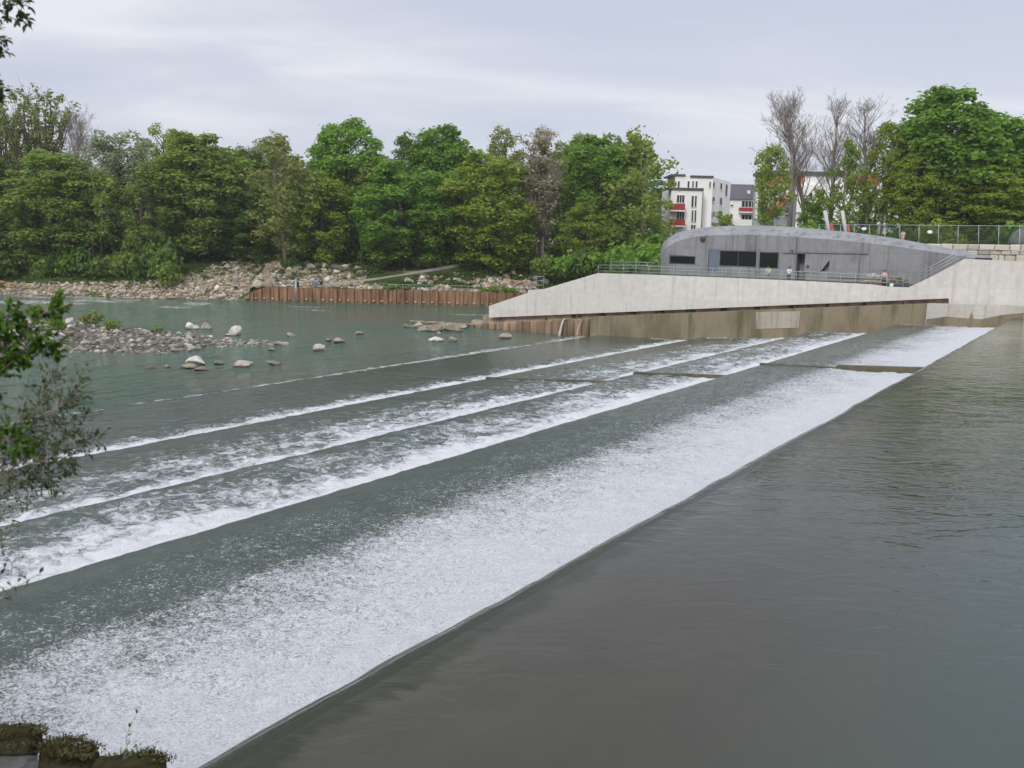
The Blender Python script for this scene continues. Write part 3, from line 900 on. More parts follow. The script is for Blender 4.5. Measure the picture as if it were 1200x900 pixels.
# old river wall, ochre concrete part
def pz(px, py, s0): return on_s(px, py, s0)
rw = s_empty('river_wall', S_WALL, 'stained ochre river wall below the white terrace wall', 'wall')
tl, zl = pz(692, 372.5, S_WALL); tr, zr = pz(1086, 355, S_WALL); te, ze = pz(1112, 354, S_WALL)
def quad_panel(name, pxs, mat, dy=0.0, thick=1.2):
    ps = [pz(a, b, S_WALL) for a, b in pxs]
    poly = [(ps[0][0], -6.5), (ps[0][0], ps[0][1]), (ps[1][0], ps[1][1]), (ps[1][0], -6.5)]
    o = tz_obj(name, poly, S_WALL, thick, mat, rw)
    o.location = (0, dy, 0)
    return o
quad_panel('wall_panel', [(692, 371.5), (888, 363.5)], M['river_wall'])
quad_panel('wall_panel', [(888.2, 363.5), (938, 361.5)], M['river_wall'], 0.02)
quad_panel('wall_panel', [(938.2, 361.5), (1046, 357.5)], M['river_wall'])
quad_panel('wall_panel', [(1046.2, 357.5), (1086, 356)], M['river_wall'], -0.06)
quad_panel('pale_wall_panel', [(1086.2, 356), (1142, 357)], M['pale_concrete'], 0.03)
quad_panel('pale_wall_panel', [(1142.2, 357), (1420, 366)], M['pale_concrete'], 0.0)
# pale repair panel, set just proud
a = pz(886, 365.5, S_WALL); b = pz(938, 364.5, S_WALL); c = pz(936, 384, S_WALL); d = pz(887, 385.5, S_WALL)
o = tz_obj('repair_panel', [a, b, c, d], S_WALL, 0.05, M['patch_concrete'], rw); o.location = (0, -0.03, 0)
# dark water-stained foot of the pale panels and the small pointed pier
o = tz_obj('stained_foot', [pz(1086, 374, S_WALL), pz(1110, 371, S_WALL), pz(1132, 373, S_WALL), pz(1150, 374, S_WALL), pz(1175, 369, S_WALL), pz(1200, 366.5, S_WALL), (pz(1200, 366, S_WALL)[0], -3), (pz(1086, 378, S_WALL)[0], -3)],
           S_WALL, 0.1, M['river_wall'], rw); o.location = (0, -0.07, 0)
tp, zp = pz(1139, 364, S_WALL)
bm = bmesh.new()
v = [bm.verts.new(x) for x in ((-tp - 0.45, 0, zp - 1.9), (-tp + 0.45, 0, zp - 1.9), (-tp, -0.9, zp - 1.9), (-tp, 0.05, zp))]
for f in ((0, 2, 3), (2, 1, 3), (1, 0, 3), (0, 1, 2)): bm.faces.new([v[i] for i in f])
bmesh.ops.recalc_face_normals(bm, faces=bm.faces)
obj('pier', bm, M['brown_stone'], rw)

# bored-pile stretch left of it
pw = s_empty('pile_wall', S_WALL, 'river wall of round stained piles with rust and lime runs', 'wall')
t0, z0 = pz(690, 373, S_WALL); t1, z1 = pz(548, 380, S_WALL)
npile = 17
for i in range(npile):
    f = (i + 0.5) / npile
    t = t0 + (t1 - t0) * f; z = z0 + (z1 - z0) * f + random.uniform(-.12, .08)
    r = abs(t1 - t0) / npile * 0.52
    bm = bmesh.new()
    tube(bm, [Vector((-t, r * 0.9, -7)), Vector((-t, r * 0.9, z - 0.06)), Vector((-t, r * 0.9, z))], [r, r, r * 0.93], 14)
    obj('pile', bm, M['pile_wall'], pw)
# low broken stretch running out to the left
lw = s_empty('broken_wall', S_WALL, 'low broken stone wall running out into the river past the piles', 'wall')
ta, za = pz(548, 381, S_WALL); tb, zb = pz(478, 384, S_WALL)
bm = bmesh.new()
for i in range(16):
    f = i / 16
    t = ta + (tb - ta) * f; ww = abs(tb - ta) / 16
    zt = za + (-4.75 - za) * (f ** 0.9) + random.uniform(-.12, .12)
    box(bm, -t - ww + 0.02, -t, random.uniform(0, .15), 1.1, -7, zt, 0.08)
obj('stones', bm, M['brown_stone'], lw)

# recess (dark slot with a trickle) behind the river wall
rc = tag(empty('channel', W(S_WALL, 0, 0), WANG - PI / 2), 'dark side channel between the river wall and the white wall', kind='structure')
a0 = pz(1330, 360, S_WALL + 1.2); a1 = pz(560, 378.5, S_WALL + 1.2)
bm = bmesh.new()
prism(bm, [Vector((-a1[0], 1.2, -7)), Vector((-a1[0], 1.2, a1[1] - 0.12)), Vector((-pz(1112, 357, S_WALL + 1.1)[0], 1.2, pz(1112, 357, S_WALL + 1.1)[1] - .08)), Vector((-a0[0], 1.2, a0[1] - .08)), Vector((-a0[0], 1.2, -7))], Vector((0, 2.6, 0)))
obj('channel_bed', bm, M['soffit'], rc)
bm = bmesh.new()
prism(bm, [Vector((-a1[0] - .0, 2.35, -7)), Vector((-a1[0], 2.35, a1[1] + 0.9)), Vector((-pz(1112, 357, S_WALL + 1.1)[0], 2.35, pz(1112, 357, S_WALL + 1.1)[1] + 1.2)), Vector((-pz(1112, 357, S_WALL + 1.1)[0], 2.35, -7))], Vector((0, 0.5, 0)))
obj('channel_wall', bm, M['soffit'], rc)
chm = [pz(x, 378.3 - (x - 560) * 0.0395, S_WALL + 1.3) for x in range(600, 1100, 9)]
for t, z in chm[::2]:
    p = W(S_WALL + random.uniform(1.0, 1.5), t + random.uniform(-.5, .5), z - 0.45)
    rock(random.choice(['brown', 'lime']), p, random.uniform(.35, .65), (1.2, .9, .6), 'small stone in the dark channel above the river wall', 'stones in the side channel')

# water spilling over the piles
def spill(px, y0, y1, wpx, label):
    t0, z0 = pz(px, y0, S_WALL - 0.15); t1, z1 = pz(px - 6, y1, S_WALL - 0.7)
    bm = bmesh.new()
    n = 10; rows = []
    for i in range(n + 1):
        f = i / n
        t = t0 + (t1 - t0) * f ** 0.6; z = z0 + (z1 - z0) * f ** 1.7; y = 0.25 - 0.9 * f ** 0.8 - 0.25
        wd = wpx * 0.1 * (0.5 + 0.5 * f)
        rows.append([bm.verts.new((-t + wd * k, y + 0.08 * (1 - abs(k)) * -1, z)) for k in (-1, -.4, .4, 1)] + [bm.verts.new((-t + wd * k, y + 0.12, z)) for k in (1, -1)])
    for i in range(n):
        for k in range(6):
            bm.faces.new((rows[i][k], rows[i][(k + 1) % 6], rows[i + 1][(k + 1) % 6], rows[i + 1][k]))
    o = obj('spout_water', bm, M['foam_plain'], None, True)
    place_s(o, S_WALL); tag(o, label, 'water', kind='structure')
M['foam_plain'] = simple('falling_water', (0.42, 0.42, 0.39), 0.3, 0.2, 3.0)
spill(662, 373.5, 394, 1.7, 'thin arc of white water spilling over the stained piles')
spill(683, 374.5, 392, 0.6, 'faint trickle of water over the last round pile')

# white terrace wall
wpx_top = [(573, 358.5), (618.5, 343.2), (619, 339.8), (637, 338.8), (700, 320.2), (760, 322), (850, 325.5), (950, 329.8), (1020, 333.3), (1040, 336.2), (1064, 337), (1090, 325), (1130, 303.5), (1165, 305), (1300, 311)]
wpx_bot = [(1300, 365), (1112, 360), (1111.8, 349.6), (573, 372.2)]
tw = tz_obj('terrace_wall', [pz(x, y, S_WHITE) for x, y in wpx_top + wpx_bot], S_WHITE, 0.7, M['white_concrete'])
tag(tw, 'long pale concrete wall carrying the terrace in front of the grey building', 'wall')

# terrace floor
def Zt(px, py): return pz(px, py, S_WHITE)[1]
tl_ = pz(704, 320.5, S_WHITE); trr = pz(1062, 337, S_WHITE)
ZTER = min(tl_[1], trr[1]) - 0.08
bm = bmesh.new()
box(bm, -pz(700, 322, S_WHITE)[0] + .3, -pz(1110, 322, S_WHITE)[0], 0.72, 10, ZTER - 1.2, ZTER)
o = obj('terrace', bm, M['terrace']); place_s(o, S_WHITE); tag(o, 'pale paved terrace before the grey building', kind='structure')

# railings on the wall
def railing(pxs, label, s_off=0.35, nrail=3, step=1.5, hgt=1.05, name='railing'):
    r = s_empty(name, S_WHITE + s_off, label, 'railing')
    pts = [pz(x, y, S_WHITE + s_off) for x, y in pxs]
    for k in range(nrail):
        f = (k + 1) / nrail
        bm = bmesh.new()
        tube(bm, [Vector((-t, 0, z + hgt * f)) for t, z in pts], 0.022 if k < nrail - 1 else 0.032, 6)
        obj('rail', bm, M['steel'], r)
    for (ta, za), (tb, zb) in zip(pts[:-1], pts[1:]):
        n = max(1, int(abs(tb - ta) / step))
        for i in range(n + (1 if (tb, zb) == pts[-1] else 0)):
            f = i / n
            bm = bmesh.new()
            x, z = -(ta + (tb - ta) * f), za + (zb - za) * f
            tube(bm, [Vector((x, 0, z - 0.1)), Vector((x, 0, z + hgt))], 0.026, 6)
            obj('post', bm, M['steel'], r)
    return r
railing([(701, 320.8), (760, 322.6), (850, 326), (950, 330.5), (1020, 334), (1058, 337)], 'galvanised railing along the front edge of the terrace')
railing([(1066, 336.5), (1090, 324.5), (1129, 303.8)], 'short galvanised railing climbing the sloping end of the white wall', step=1.6)
railing([(716, 316.5), (745, 317), (772, 318)], 'galvanised railing at the back of the terrace left of the grey building', s_off=9.0)
railing([(619.5, 340), (628, 339.6), (637, 339)], 'little galvanised railing on the step of the white wall', s_off=0.3, step=0.8, hgt=1.6)
railing([(1131, 303.8), (1165, 305.4), (1300, 311)], 'thin railing on top of the white wall before the stone wall', s_off=0.4, step=1.8)

# ------------------------------------------------------------------ grey power house
S_B = 108.5
pb = s_empty('power_house', S_B, 'long low rounded grey concrete building on the terrace', 'building')
#  px, silhouette top y, crease y
ROOF = [(774.6, 303, 306), (775, 292, 300), (776.5, 286.5, 296), (779, 283, 292.5), (783, 279, 289), (789, 275.3, 285.5), (797, 271.8, 281.5), (808, 269, 278.5), (820, 267, 276.8),
        (840, 265.3, 275.6), (870, 264.3, 275), (900, 264.6, 275.8), (918, 265.4, 276.6), (935, 266.5, 277.8), (960, 268.6, 279.5), (990, 271.3, 281.8), (1020, 275, 285),
        (1050, 279.3, 288.6), (1080, 284.6, 293), (1110, 290.5, 297.5), (1135, 296, 301.2), (1152, 300, 303.5), (1162, 303, 304.5)]
bm = bmesh.new()
rings = []
for i, (px, yr, yc) in enumerate(ROOF):
    t, zc = pz(px, yc, S_B)
    back = 1.0 if px > 800 else max(0.0, 1 - ((800 - px) / 25.6) ** 2) ** 0.5
    inset = 0.0 if px > 785 else 1.6 * ((785 - px) / 10.4) ** 2
    dep = 11.0 * max(back, 0.22)
    ap = 3.2 * max(back, 0.3)
    zr_ = pz(px, yr, S_B + inset + ap)[1]
    zr_ = max(zr_, zc + 0.05)
    zb = ZTER - 0.5
    t = pz(px, yc, S_B + inset)[0]
    ta_ = pz(px, yr, S_B + inset + ap)[0]
    sk_ = (ta_ - t) / ap
    rings.append([bm.verts.new((-(t + sk_ * (y - inset)), y, z)) for y, z in (
        (inset, zb), (inset + 0.10, zc), (inset + 0.12 + ap * 0.28, zc + (zr_ - zc) * 0.58), (inset + ap * 0.62, zc + (zr_ - zc) * 0.88),
        (inset + ap, zr_), (inset + ap + (dep - ap) * 0.5, zr_ - 0.05), (inset + dep * 0.92, zc + (zr_ - zc) * 0.5), (inset + dep, zb))])
for i in range(len(rings) - 1):
    for k in range(8):
        f = bm.faces.new((rings[i][k], rings[i][(k + 1) % 8], rings[i + 1][(k + 1) % 8], rings[i + 1][k]))
        f.material_index = 1 if 1 <= k <= 5 else 0
bm.faces.new(list(reversed(rings[0]))); bm.faces.new(rings[-1])
bmesh.ops.recalc_face_normals(bm, faces=bm.faces)
shell = obj('shell', bm, [M['dark_concrete'], M['roof_concrete']], pb)
def prect(x0, x1, y0, y1):
    a = pz(x0, y0, S_B); b = pz(x1, y1, S_B); a2 = pz(x1, y0, S_B); b2 = pz(x0, y1, S_B)
    return -a[0], -b[0], (b2[1] + b[1]) / 2, (a[1] + a2[1]) / 2
CUTS = []
def cut_box(x0, x1, z0, z1, dep):
    bm = bmesh.new(); box(bm, x0, x1, -1.0, dep, z0, z1); CUTS.append(obj('cut', bm, None, pb))
WIN = [(784.5, 814.5, 299.8, 309.6, 0.35), (843.5, 886.5, 294.0, 312.6, 0.35), (889.8, 911.5, 295.6, 314.5, 0.35)]
for x0, x1, y0, y1, dep in WIN: cut_box(*prect(x0, x1, y0, y1), dep)
cut_box(*prect(830.5, 841.5, 292.5, 319), 0.25)
r = prect(933.5, 943.5, 297.5, 322); cut_box(r[0], r[1], ZTER, r[3], 1.6)
# long shallow ledge line of the right hand bay and triangular opening
bm = bmesh.new(); q = [pz(961.5, 318, S_B), pz(972, 317.5, S_B), pz(972, 304.5, S_B)]
prism(bm, [Vector((-t, -1.0, z)) for t, z in q], Vector((0, 1.8, 0))); CUTS.append(obj('cut', bm, None, pb))
for c in CUTS:
    md = shell.modifiers.new('b', 'BOOLEAN'); md.operation = 'DIFFERENCE'; md.object = c; md.solver = 'EXACT'
bpy.context.view_layer.update()
dg = bpy.context.evaluated_depsgraph_get()
me = bpy.data.meshes.new_from_object(shell.evaluated_get(dg))
shell.modifiers.clear(); shell.data = me
for c in CUTS: bpy.data.objects.remove(c, do_unlink=True)
for i, (x0, x1, y0, y1, dep) in enumerate(WIN):
    a, b, z0, z1 = prect(x0, x1, y0, y1)
    bm = bmesh.new(); box(bm, a + .02, b - .02, 0.22, 0.26, z0 + .02, z1 - .02)
    wn = obj('window', bm, M['glass'], pb)
    bm = bmesh.new()
    fr = 0.10
    box(bm, a - .03, a + fr, 0.06, 0.2, z0 - .03, z1 + .03); box(bm, b - fr, b + .03, 0.06, 0.2, z0 - .03, z1 + .03)
    box(bm, a + fr + .002, b - fr - .002, 0.06, 0.2, z1 - fr, z1 + .03); box(bm, a + fr + .002, b - fr - .002, 0.06, 0.2, z0 - .03, z0 + fr)
    if i == 1: box(bm, (a + b) / 2 - .05, (a + b) / 2 + .05, 0.08, 0.2, z0 + fr, z1 - fr)
    obj('window_frame', bm, M['dark_metal'], wn)
a, b, z0, z1 = prect(830.5, 841.5, 292.5, 319)
bm = bmesh.new(); box(bm, a + .03, b - .03, 0.12, 0.2, z0, z1 - .03, 0.01)
dr = obj('door', bm, M['door_paint'], pb)
bm = bmesh.new(); tube(bm, [Vector((b - .25, 0.10, z0 + 1.0)), Vector((b - .25, 0.05, z0 + 1.0)), Vector((b - .45, 0.05, z0 + 1.0))], 0.025, 6); obj('handle', bm, M['steel'], dr)
a, b, z0, z1 = prect(886.8, 889.6, 293.5, 316)
bm = bmesh.new(); box(bm, a, b, -0.05, 0.02, z0 - .3, z1 + .1, 0.01); obj('pilaster', bm, M['roof_concrete'], pb)
t, z = pz(823.5, 280, S_B)
bm = bmesh.new(); tube(bm, [Vector((-t, 0.4, z)), Vector((-t, -0.12, z)), Vector((-t, -0.2, z))], [0.3, 0.3, 0.2], 16); obj('round_vent', bm, M['dark_metal'], pb)
for x0, x1, y0, y1, dep, nm in ((918.5, 933, 277, 296.5, -0.12, 'upper_panel'), (943.8, 961, 297.6, 319, -0.06, 'wall_panel'), (972.6, 1018, 299.0, 326, -0.06, 'wall_panel')):
    a, b, z0, z1 = prect(x0, x1, y0, y1)
    bm = bmesh.new(); box(bm, a, b, dep, 0.04, z0, z1, 0.015); obj(nm, bm, M['dark_concrete'], pb)
a, b, z0, z1 = prect(918, 1018, 295.2, 297)
bm = bmesh.new()
q0 = pz(918, 294.5, S_B); q1 = pz(1018, 296.3, S_B)
prism(bm, [Vector((-q0[0], -0.09, q0[1])), Vector((-q1[0], -0.09, q1[1])), Vector((-q1[0], -0.09, q1[1] - .1)), Vector((-q0[0], -0.09, q0[1] - .1))], Vector((0, 0.12, 0)))
obj('ledge', bm, M['dark_concrete'], pb)
t, z = pz(929, 294, S_B); bm = bmesh.new(); box(bm, -t - .1, -t + .1, -0.3, -0.12, z - .1, z + .1, 0.03); obj('wall_lamp', bm, M['dark_metal'], pb)
t, z = pz(947, 312, S_B); bm = bmesh.new(); box(bm, -t - .12, -t + .12, -0.22, -0.06, z - .12, z + .12, 0.03); obj('wall_lamp', bm, M['dark_metal'], pb)

# leaning tubes behind the roof
M['steel_pale'] = simple('pale_steel', (0.5, 0.5, 0.49), 0.5, 0.1)
def leaning(px0, y0, px1, y1, Yd, r, mat, label, red):
    a = on_y(px0, y0, Yd); b = on_y(px1, y1 + 14, Yd + 0.3)
    e_ = tag(empty('leaning_tube', b), label, 'pipe', 'leaning tubes behind the grey roof')
    bm = bmesh.new(); tube(bm, [Vector((0, 0, 0)), a - b], r, 10); obj('tube', bm, mat, e_)
    a2 = on_y(red[0], red[1], Yd + 0.4); b2 = on_y(red[2], red[3] + 12, Yd + 0.5)
    bm = bmesh.new(); tube(bm, [b2 - b, a2 - b], 0.14, 8); obj('red_strut', bm, M['red_paint'], e_)
leaning(966.5, 247, 974.5, 272, 118, 0.21, M['steel_pale'], 'pale leaning steel tube behind the grey roof, left one of the pair', (974, 262, 978, 272))
leaning(987, 247, 993.5, 274, 118, 0.21, M['steel_pale'], 'pale leaning steel tube behind the grey roof, right one of the pair', (993.5, 264, 997, 274))

# ------------------------------------------------------------------ dry stone wall and fence on the right
S_STONE = 120.5
M['block_stone'] = loose_mat('block_stone', (0.36, 0.32, 0.25), (0.52, 0.47, 0.38), (0.62, 0.58, 0.50))
sw = s_empty('stone_wall', S_STONE, 'wall of big squared limestone blocks right of the grey building', 'wall')
bm = bmesh.new()
rows = [(304.5, 298.5), (298.2, 293.5), (293.2, 286.2)]
for ri, (yb, yt) in enumerate(rows):
    x = 1068.0
    while x < 1300:
        wd = random.uniform(7, 15) if ri < 2 else random.uniform(11, 20)
        sl = 0.012 * (x - 1130)
        a = pz(x, yb + sl, S_STONE); b = pz(x + wd - 0.25, yt + sl + random.uniform(-.1, .5), S_STONE)
        bev = 0.07
        box(bm, -a[0], -b[0], random.uniform(-.12, .08), 1.4, a[1] - (2.5 if ri == 0 else 0), b[1], bev)
        x += wd
obj('blocks', bm, M['block_stone'], sw)
bm = bmesh.new(); a = pz(1068, 305, S_STONE); b = pz(1300, 291, S_STONE); box(bm, -a[0], -b[0], .25, 1.2, a[1] - 3, b[1]); obj('backing', bm, M['soffit'], sw)

S_F = 121.9
fn = s_empty('fence', S_F, 'tall wire fence with green netting above the stone wall', 'fence')
fpx = [960, 985, 1001, 1019, 1037, 1054.5, 1077, 1100, 1123, 1147, 1170.5, 1195, 1220, 1245, 1270]
def fence_base(px): return 285.3 + (px - 1080) * 0.012
def fence_top(px): return 264.5 + (px - 1080) * 0.008
pts = [(pz(x, fence_base(x), S_F), pz(x, fence_top(x), S_F)) for x in fpx]
for (a, b) in pts:
    bm = bmesh.new(); tube(bm, [Vector((-a[0], 0, a[1] - .8)), Vector((-b[0], 0, b[1] + .12))], 0.042, 6); obj('post', bm, M['steel'], fn)
def net_mat():
    t = NT('green_netting')
    tr = t.add('ShaderNodeBsdfTransparent')
    t.set((0.045, 0.07, 0.04), 0.9, spec=0.1)
    mx = t.add('ShaderNodeMixShader'); mx.inputs[0].default_value = 0.28
    t.link(tr.outputs[0], mx.inputs[1]); t.link(t.b.outputs[0], mx.inputs[2]); t.link(mx.outputs[0], t.out.inputs[0])
    return t.m
M['net'] = net_mat()
for (a, b), (c, d) in zip(pts[:-1], pts[1:]):
    bm = bmesh.new()
    prism(bm, [Vector((-a[0] + .06, 0.0, a[1])), Vector((-c[0] - .06, 0.0, c[1])), Vector((-d[0] - .06, 0.0, d[1])), Vector((-b[0] + .06, 0.0, b[1]))], Vector((0, 0.012, 0)))
    obj('netting', bm, M['net'], fn)
bm = bmesh.new(); tube(bm, [Vector((-b[0], 0, b[1] + .05)) for a, b in pts], 0.03, 5); obj('top_wire', bm, M['steel'], fn)
def oval_sign(px, py, label):
    t, z = pz(px, py, S_F - 0.25)
    bm = bmesh.new()
    tube(bm, [Vector((-t, -0.02, z)), Vector((-t, -0.1, z)), Vector((-t, -0.16, z))], [0.30, 0.30, 0.2], 18)
    for v in bm.verts: v.co.z = z + (v.co.z - z) * 0.66
    o = obj('round_plate', bm, M['white_paint']); place_s(o, S_F - 0.05); tag(o, label, 'sign', 'white plates on the green fence')
oval_sign(1012.2, 268.3, 'white oval plate hanging on the green fence nearer the leaning tubes')
oval_sign(1089.5, 272, 'white oval plate hanging on the green fence before the big maple')
# grey mass right edge behind fence
bm = bmesh.new(); bmesh.ops.create_icosphere(bm, subdivisions=3, radius=1.0)
p = on_y(1216, 282, 130)
for v in bm.verts:
    v.co = Vector((v.co.x * 3.5, v.co.y * 3.0, v.co.z * 2.6 if v.co.z > 0 else v.co.z)) * (1 + 0.08 * mnoise.noise(v.co * 2))
o = obj('rock', bm, M['dark_concrete'], None, True); o.location = (p.x, p.y, p.z - 0.3)
tag(o, 'big rounded grey boulder behind the fence at the right edge', 'rock')
bm = bmesh.new(); t, z = pz(1152, 303.5, S_WHITE + 1.8); box(bm, -t - .75, -t + .75, 0, 0.8, z - .6, z + .12, 0.03)
o = obj('hatch', bm, M['dark_metal']); place_s(o, S_WHITE + 1.8); tag(o, 'flat dark hatch at the pointed right end of the grey building', 'hatch')

# ------------------------------------------------------------------ houses behind
def house_obj(label, cat='building', name='apartment_building', loc=None):
    return tag(empty(name, loc or (0, 0, 0)), label, cat)
def face_obj(parent, name, mat, px0, px1, py0, py1, Yd, thick=0.2, bev=0.0, dy=0.0):
    a = on_y(px0, py1, Yd); b = on_y(px1, py0, Yd)
    bm = bmesh.new(); box(bm, a.x, b.x, Yd - dy, Yd - dy + thick, a.z, b.z, bev)
    return obj(name, bm, mat, parent)
def window(parent, px0, px1, py0, py1, Yd, n=1):
    a = on_y(px0, py1, Yd); b = on_y(px1, py0, Yd)
    bm = bmesh.new(); box(bm, a.x, b.x, Yd - 0.06, Yd - 0.01, a.z, b.z)
    w_ = obj('window', bm, M['glass_far'], parent)
    bm = bmesh.new(); f = 0.10
    box(bm, a.x - f, a.x, Yd - .12, Yd - .01, a.z - f, b.z + f); box(bm, b.x, b.x + f, Yd - .12, Yd - .01, a.z - f, b.z + f)
    box(bm, a.x, b.x, Yd - .12, Yd - .01, b.z, b.z + f); box(bm, a.x - .05, b.x + .05, Yd - .2, Yd - .01, a.z - f, a.z)
    for k in range(1, n):
        xm = a.x + (b.x - a.x) * k / n
        box(bm, xm - .05, xm + .05, Yd - .11, Yd - .06, a.z, b.z)
    obj('window_frame', bm, M['white_paint'], w_)
YA = 190.0
ha = house_obj('white flat roofed apartment block with red balconies beside the trees')
face_obj(ha, 'wall', M['plaster'], 783, 824, 222, 305, YA, 12)
face_obj(ha, 'wall', M['plaster'], 787, 836, 205.5, 300, YA + 2.6, 9.2)
# side wing set back at a skew: receding right part
bm = bmesh.new()
A0 = on_y(833, 207, YA + 2.8); A1 = on_y(856.5, 213.5, YA + 11)
zb_ = -1.0
prism(bm, [Vector((A0.x, A0.y, zb_)), Vector((A0.x, A0.y, A0.z)), Vector((A1.x, A1.y, A1.z)), Vector((A1.x, A1.y, zb_))], Vector((-6, 8, 0)))
obj('wing_wall', bm, M['plaster'], ha)
def wing_win(px0, px1, py0, py1):
    f0 = (px0 - 833) / 23.5; f1 = (px1 - 833) / 23.5
    ya = YA + 2.8 + f0 * 8.2; yb = YA + 2.8 + f1 * 8.2
    a = on_y(px0, py1, ya); b = on_y(px1, py0, yb)
    a.x -= 0.04; b.x -= 0.04
    bm = bmesh.new()
    prism(bm, [Vector((a.x, a.y - .12, a.z)), Vector((a.x, a.y - .12, b.z)), Vector((b.x, b.y - .12, b.z)), Vector((b.x, b.y - .12, a.z))], Vector((0, .1, 0)))
    w_ = obj('window', bm, M['glass_far'], ha)
    bm = bmesh.new()
    prism(bm, [Vector((a.x - .1, a.y - .18, a.z - .16)), Vector((a.x - .1, a.y - .18, a.z)), Vector((b.x + .1, b.y - .18, a.z)), Vector((b.x + .1, b.y - .18, a.z - .16))], Vector((0, .15, 0)))
    obj('sill', bm, M['white_paint'], w_)
for y0, y1 in ((214, 219.5), (231, 236), (247.5, 254)):
    wing_win(836.2, 837.8, y0, y1)
for y0, y1 in ((215, 222), (232, 240), (248.5, 253)):
    wing_win(844.5, 846.5, y0, y1)
wing_win(850.7, 852.9, 216.5, 229.5)
face_obj(ha, 'roof_slab', M['slate'], 786.5, 803.5, 204.2, 205.6, YA + 2.3, 9.8)
face_obj(ha, 'roof_slab', M['slate'], 809, 836.5, 206.0, 207.4, YA + 2.3, 9.8)
face_obj(ha, 'roof_slab', M['slate'], 782.5, 825, 220.5, 222, YA - .25, 3.0)
for (a, b, c, d, n) in ((810, 813, 229.5, 242.5, 1), (814, 816.5, 229.5, 242.5, 1), (810, 812.5, 246.5, 260, 1), (813.5, 816, 246.5, 260, 1), (809.5, 815, 263.5, 270, 2), (793, 802, 229, 237.5, 3), (793, 802, 247.5, 258, 3)):
    window(ha, a, b, c, d, YA, n)
for (a, b) in ((794, 796.5), (805.5, 808), (811, 813), (815, 817.3)):
    window(ha, a, b, 212.5, 220, YA + 2.6, 1)
for (a, b) in ((831, 833),):
    window(ha, a, b, 213, 219.5, YA + 2.6, 1)
def balcony(parent, px0, px1, py0, py1, Yd, mat, dep=1.6, nm='balcony'):
    a = on_y(px0, py1, Yd - dep); b = on_y(px1, py0, Yd - dep)
    bm = bmesh.new()
    box(bm, a.x, b.x, Yd - dep, Yd - dep + .1, a.z, b.z)
    box(bm, a.x, a.x + .1, Yd - dep + .102, Yd - .01, a.z, b.z); box(bm, b.x - .1, b.x, Yd - dep + .102, Yd - .01, a.z, b.z)
    bl = obj(nm, bm, mat, parent)
    bm = bmesh.new(); box(bm, a.x - .05, b.x + .05, Yd - dep - .05, Yd - .005, a.z - .25, a.z - .005); obj('slab', bm, M['plaster'], bl)
balcony(ha, 786, 803, 239, 246, YA, M['red_panel'])
balcony(ha, 786, 803, 257, 264, YA, M['red_panel'])
bm = bmesh.new(); a = on_y(824, 223, YA - .1); tube(bm, [a, Vector((a.x, a.y, -1))], 0.07, 6); obj('downpipe', bm, M['dark_metal'], ha)

YB = 215.0
hb = house_obj('white apartment house with a dark tiled roof and one red balcony')
face_obj(hb, 'wall', M['plaster'], 852, 892, 232.4, 300, YB, 11)
bm = bmesh.new()
a = on_y(850, 232.8, YB - .5); b = on_y(890, 216.5, YB + 5.5)
z0, z1 = a.z, b.z
xa, xb = a.x, on_y(890, 232, YB).x
vs = [Vector((xa, YB - .5, z0)), Vector((xa, YB + 5.5, z1)), Vector((xa, YB + 11.5, z0))]
prism(bm, vs, Vector((xb - xa, 0, 0)))
obj('roof', bm, M['slate'], hb)
p = on_y(877.5, 224.3, YB + 2.0); bm = bmesh.new(); box(bm, p.x - .3, p.x + .3, p.y - .3, p.y + .5, p.z - .5, p.z + .2); obj('skylight', bm, M['white_paint'], hb)
window(hb, 856, 859, 240, 241.5, YB); window(hb, 855.5, 858.5, 251, 255.5, YB)
window(hb, 869, 884.5, 235.8, 242.5, YB, 4); window(hb, 869, 884.5, 252, 258, YB, 4)
balcony(hb, 867.5, 885, 243.4, 247.8, YB, M['red_panel'])
balcony(hb, 858, 882, 257.5, 263.5, YB, M['plaster'])
# grey balcony tower
hc = house_obj('grey house with stacked open balconies right of the dark tiled roof')
YC = 200.0
face_obj(hc, 'wall', M['plaster_grey'], 890, 904, 219, 300, YC, 8)
face_obj(hc, 'corner_wall', M['plaster'], 884.8, 888.2, 220, 300, YC - 1.7, 1.5)
for y0, y1 in ((222.5, 225.5), (238, 243.5), (254, 256.5)):
    face_obj(hc, 'balcony', M['plaster_grey'], 888.4, 899.5, y0, y1, YC - 1.6, 1.55)
for y0, y1 in ((226.5, 237), (245, 253)): window(hc, 891.5, 895.5, y0, y1, YC, 1)
# orange and white house behind the bare trees
YD = 205.0
hd = house_obj('long white house with an orange top storey behind the bare trees')
face_obj(hd, 'wall', M['plaster'], 905, 1075, 219.5, 300, YD, 12)
face_obj(hd, 'upper_storey', M['orange_roof'], 897, 941, 203.5, 219.3, YD + .5, 9)
face_obj(hd, 'upper_storey', M['plaster'], 941.2, 990, 203.5, 219.3, YD + .5, 9)
face_obj(hd, 'upper_storey', M['orange_roof'], 990.2, 1032, 206, 219.3, YD + .5, 9)
face_obj(hd, 'roof_slab', M['slate'], 896, 991, 201.8, 203.3, YD, 10)
for px in (917, 948, 960, 972, 984, 1006, 1018, 1040, 1055):
    for y0 in (226, 242, 257): window(hd, px, px + 4, y0, y0 + 6.5, YD, 1)
he = house_obj('grey gabled white house end wall below the leaning birch', name='house')
YE = 170.0
a = on_y(911, 300, YE); b = on_y(934, 232, YE)
bm = bmesh.new()
prism(bm, [Vector((a.x, YE, a.z)), Vector((a.x, YE, on_y(911, 247, YE).z)), on_y(931, 228, YE), Vector((b.x, YE, on_y(934, 230, YE).z)), Vector((b.x, YE, a.z))], Vector((0, 9, 0)))
obj('wall', bm, M['plaster_grey'], he)
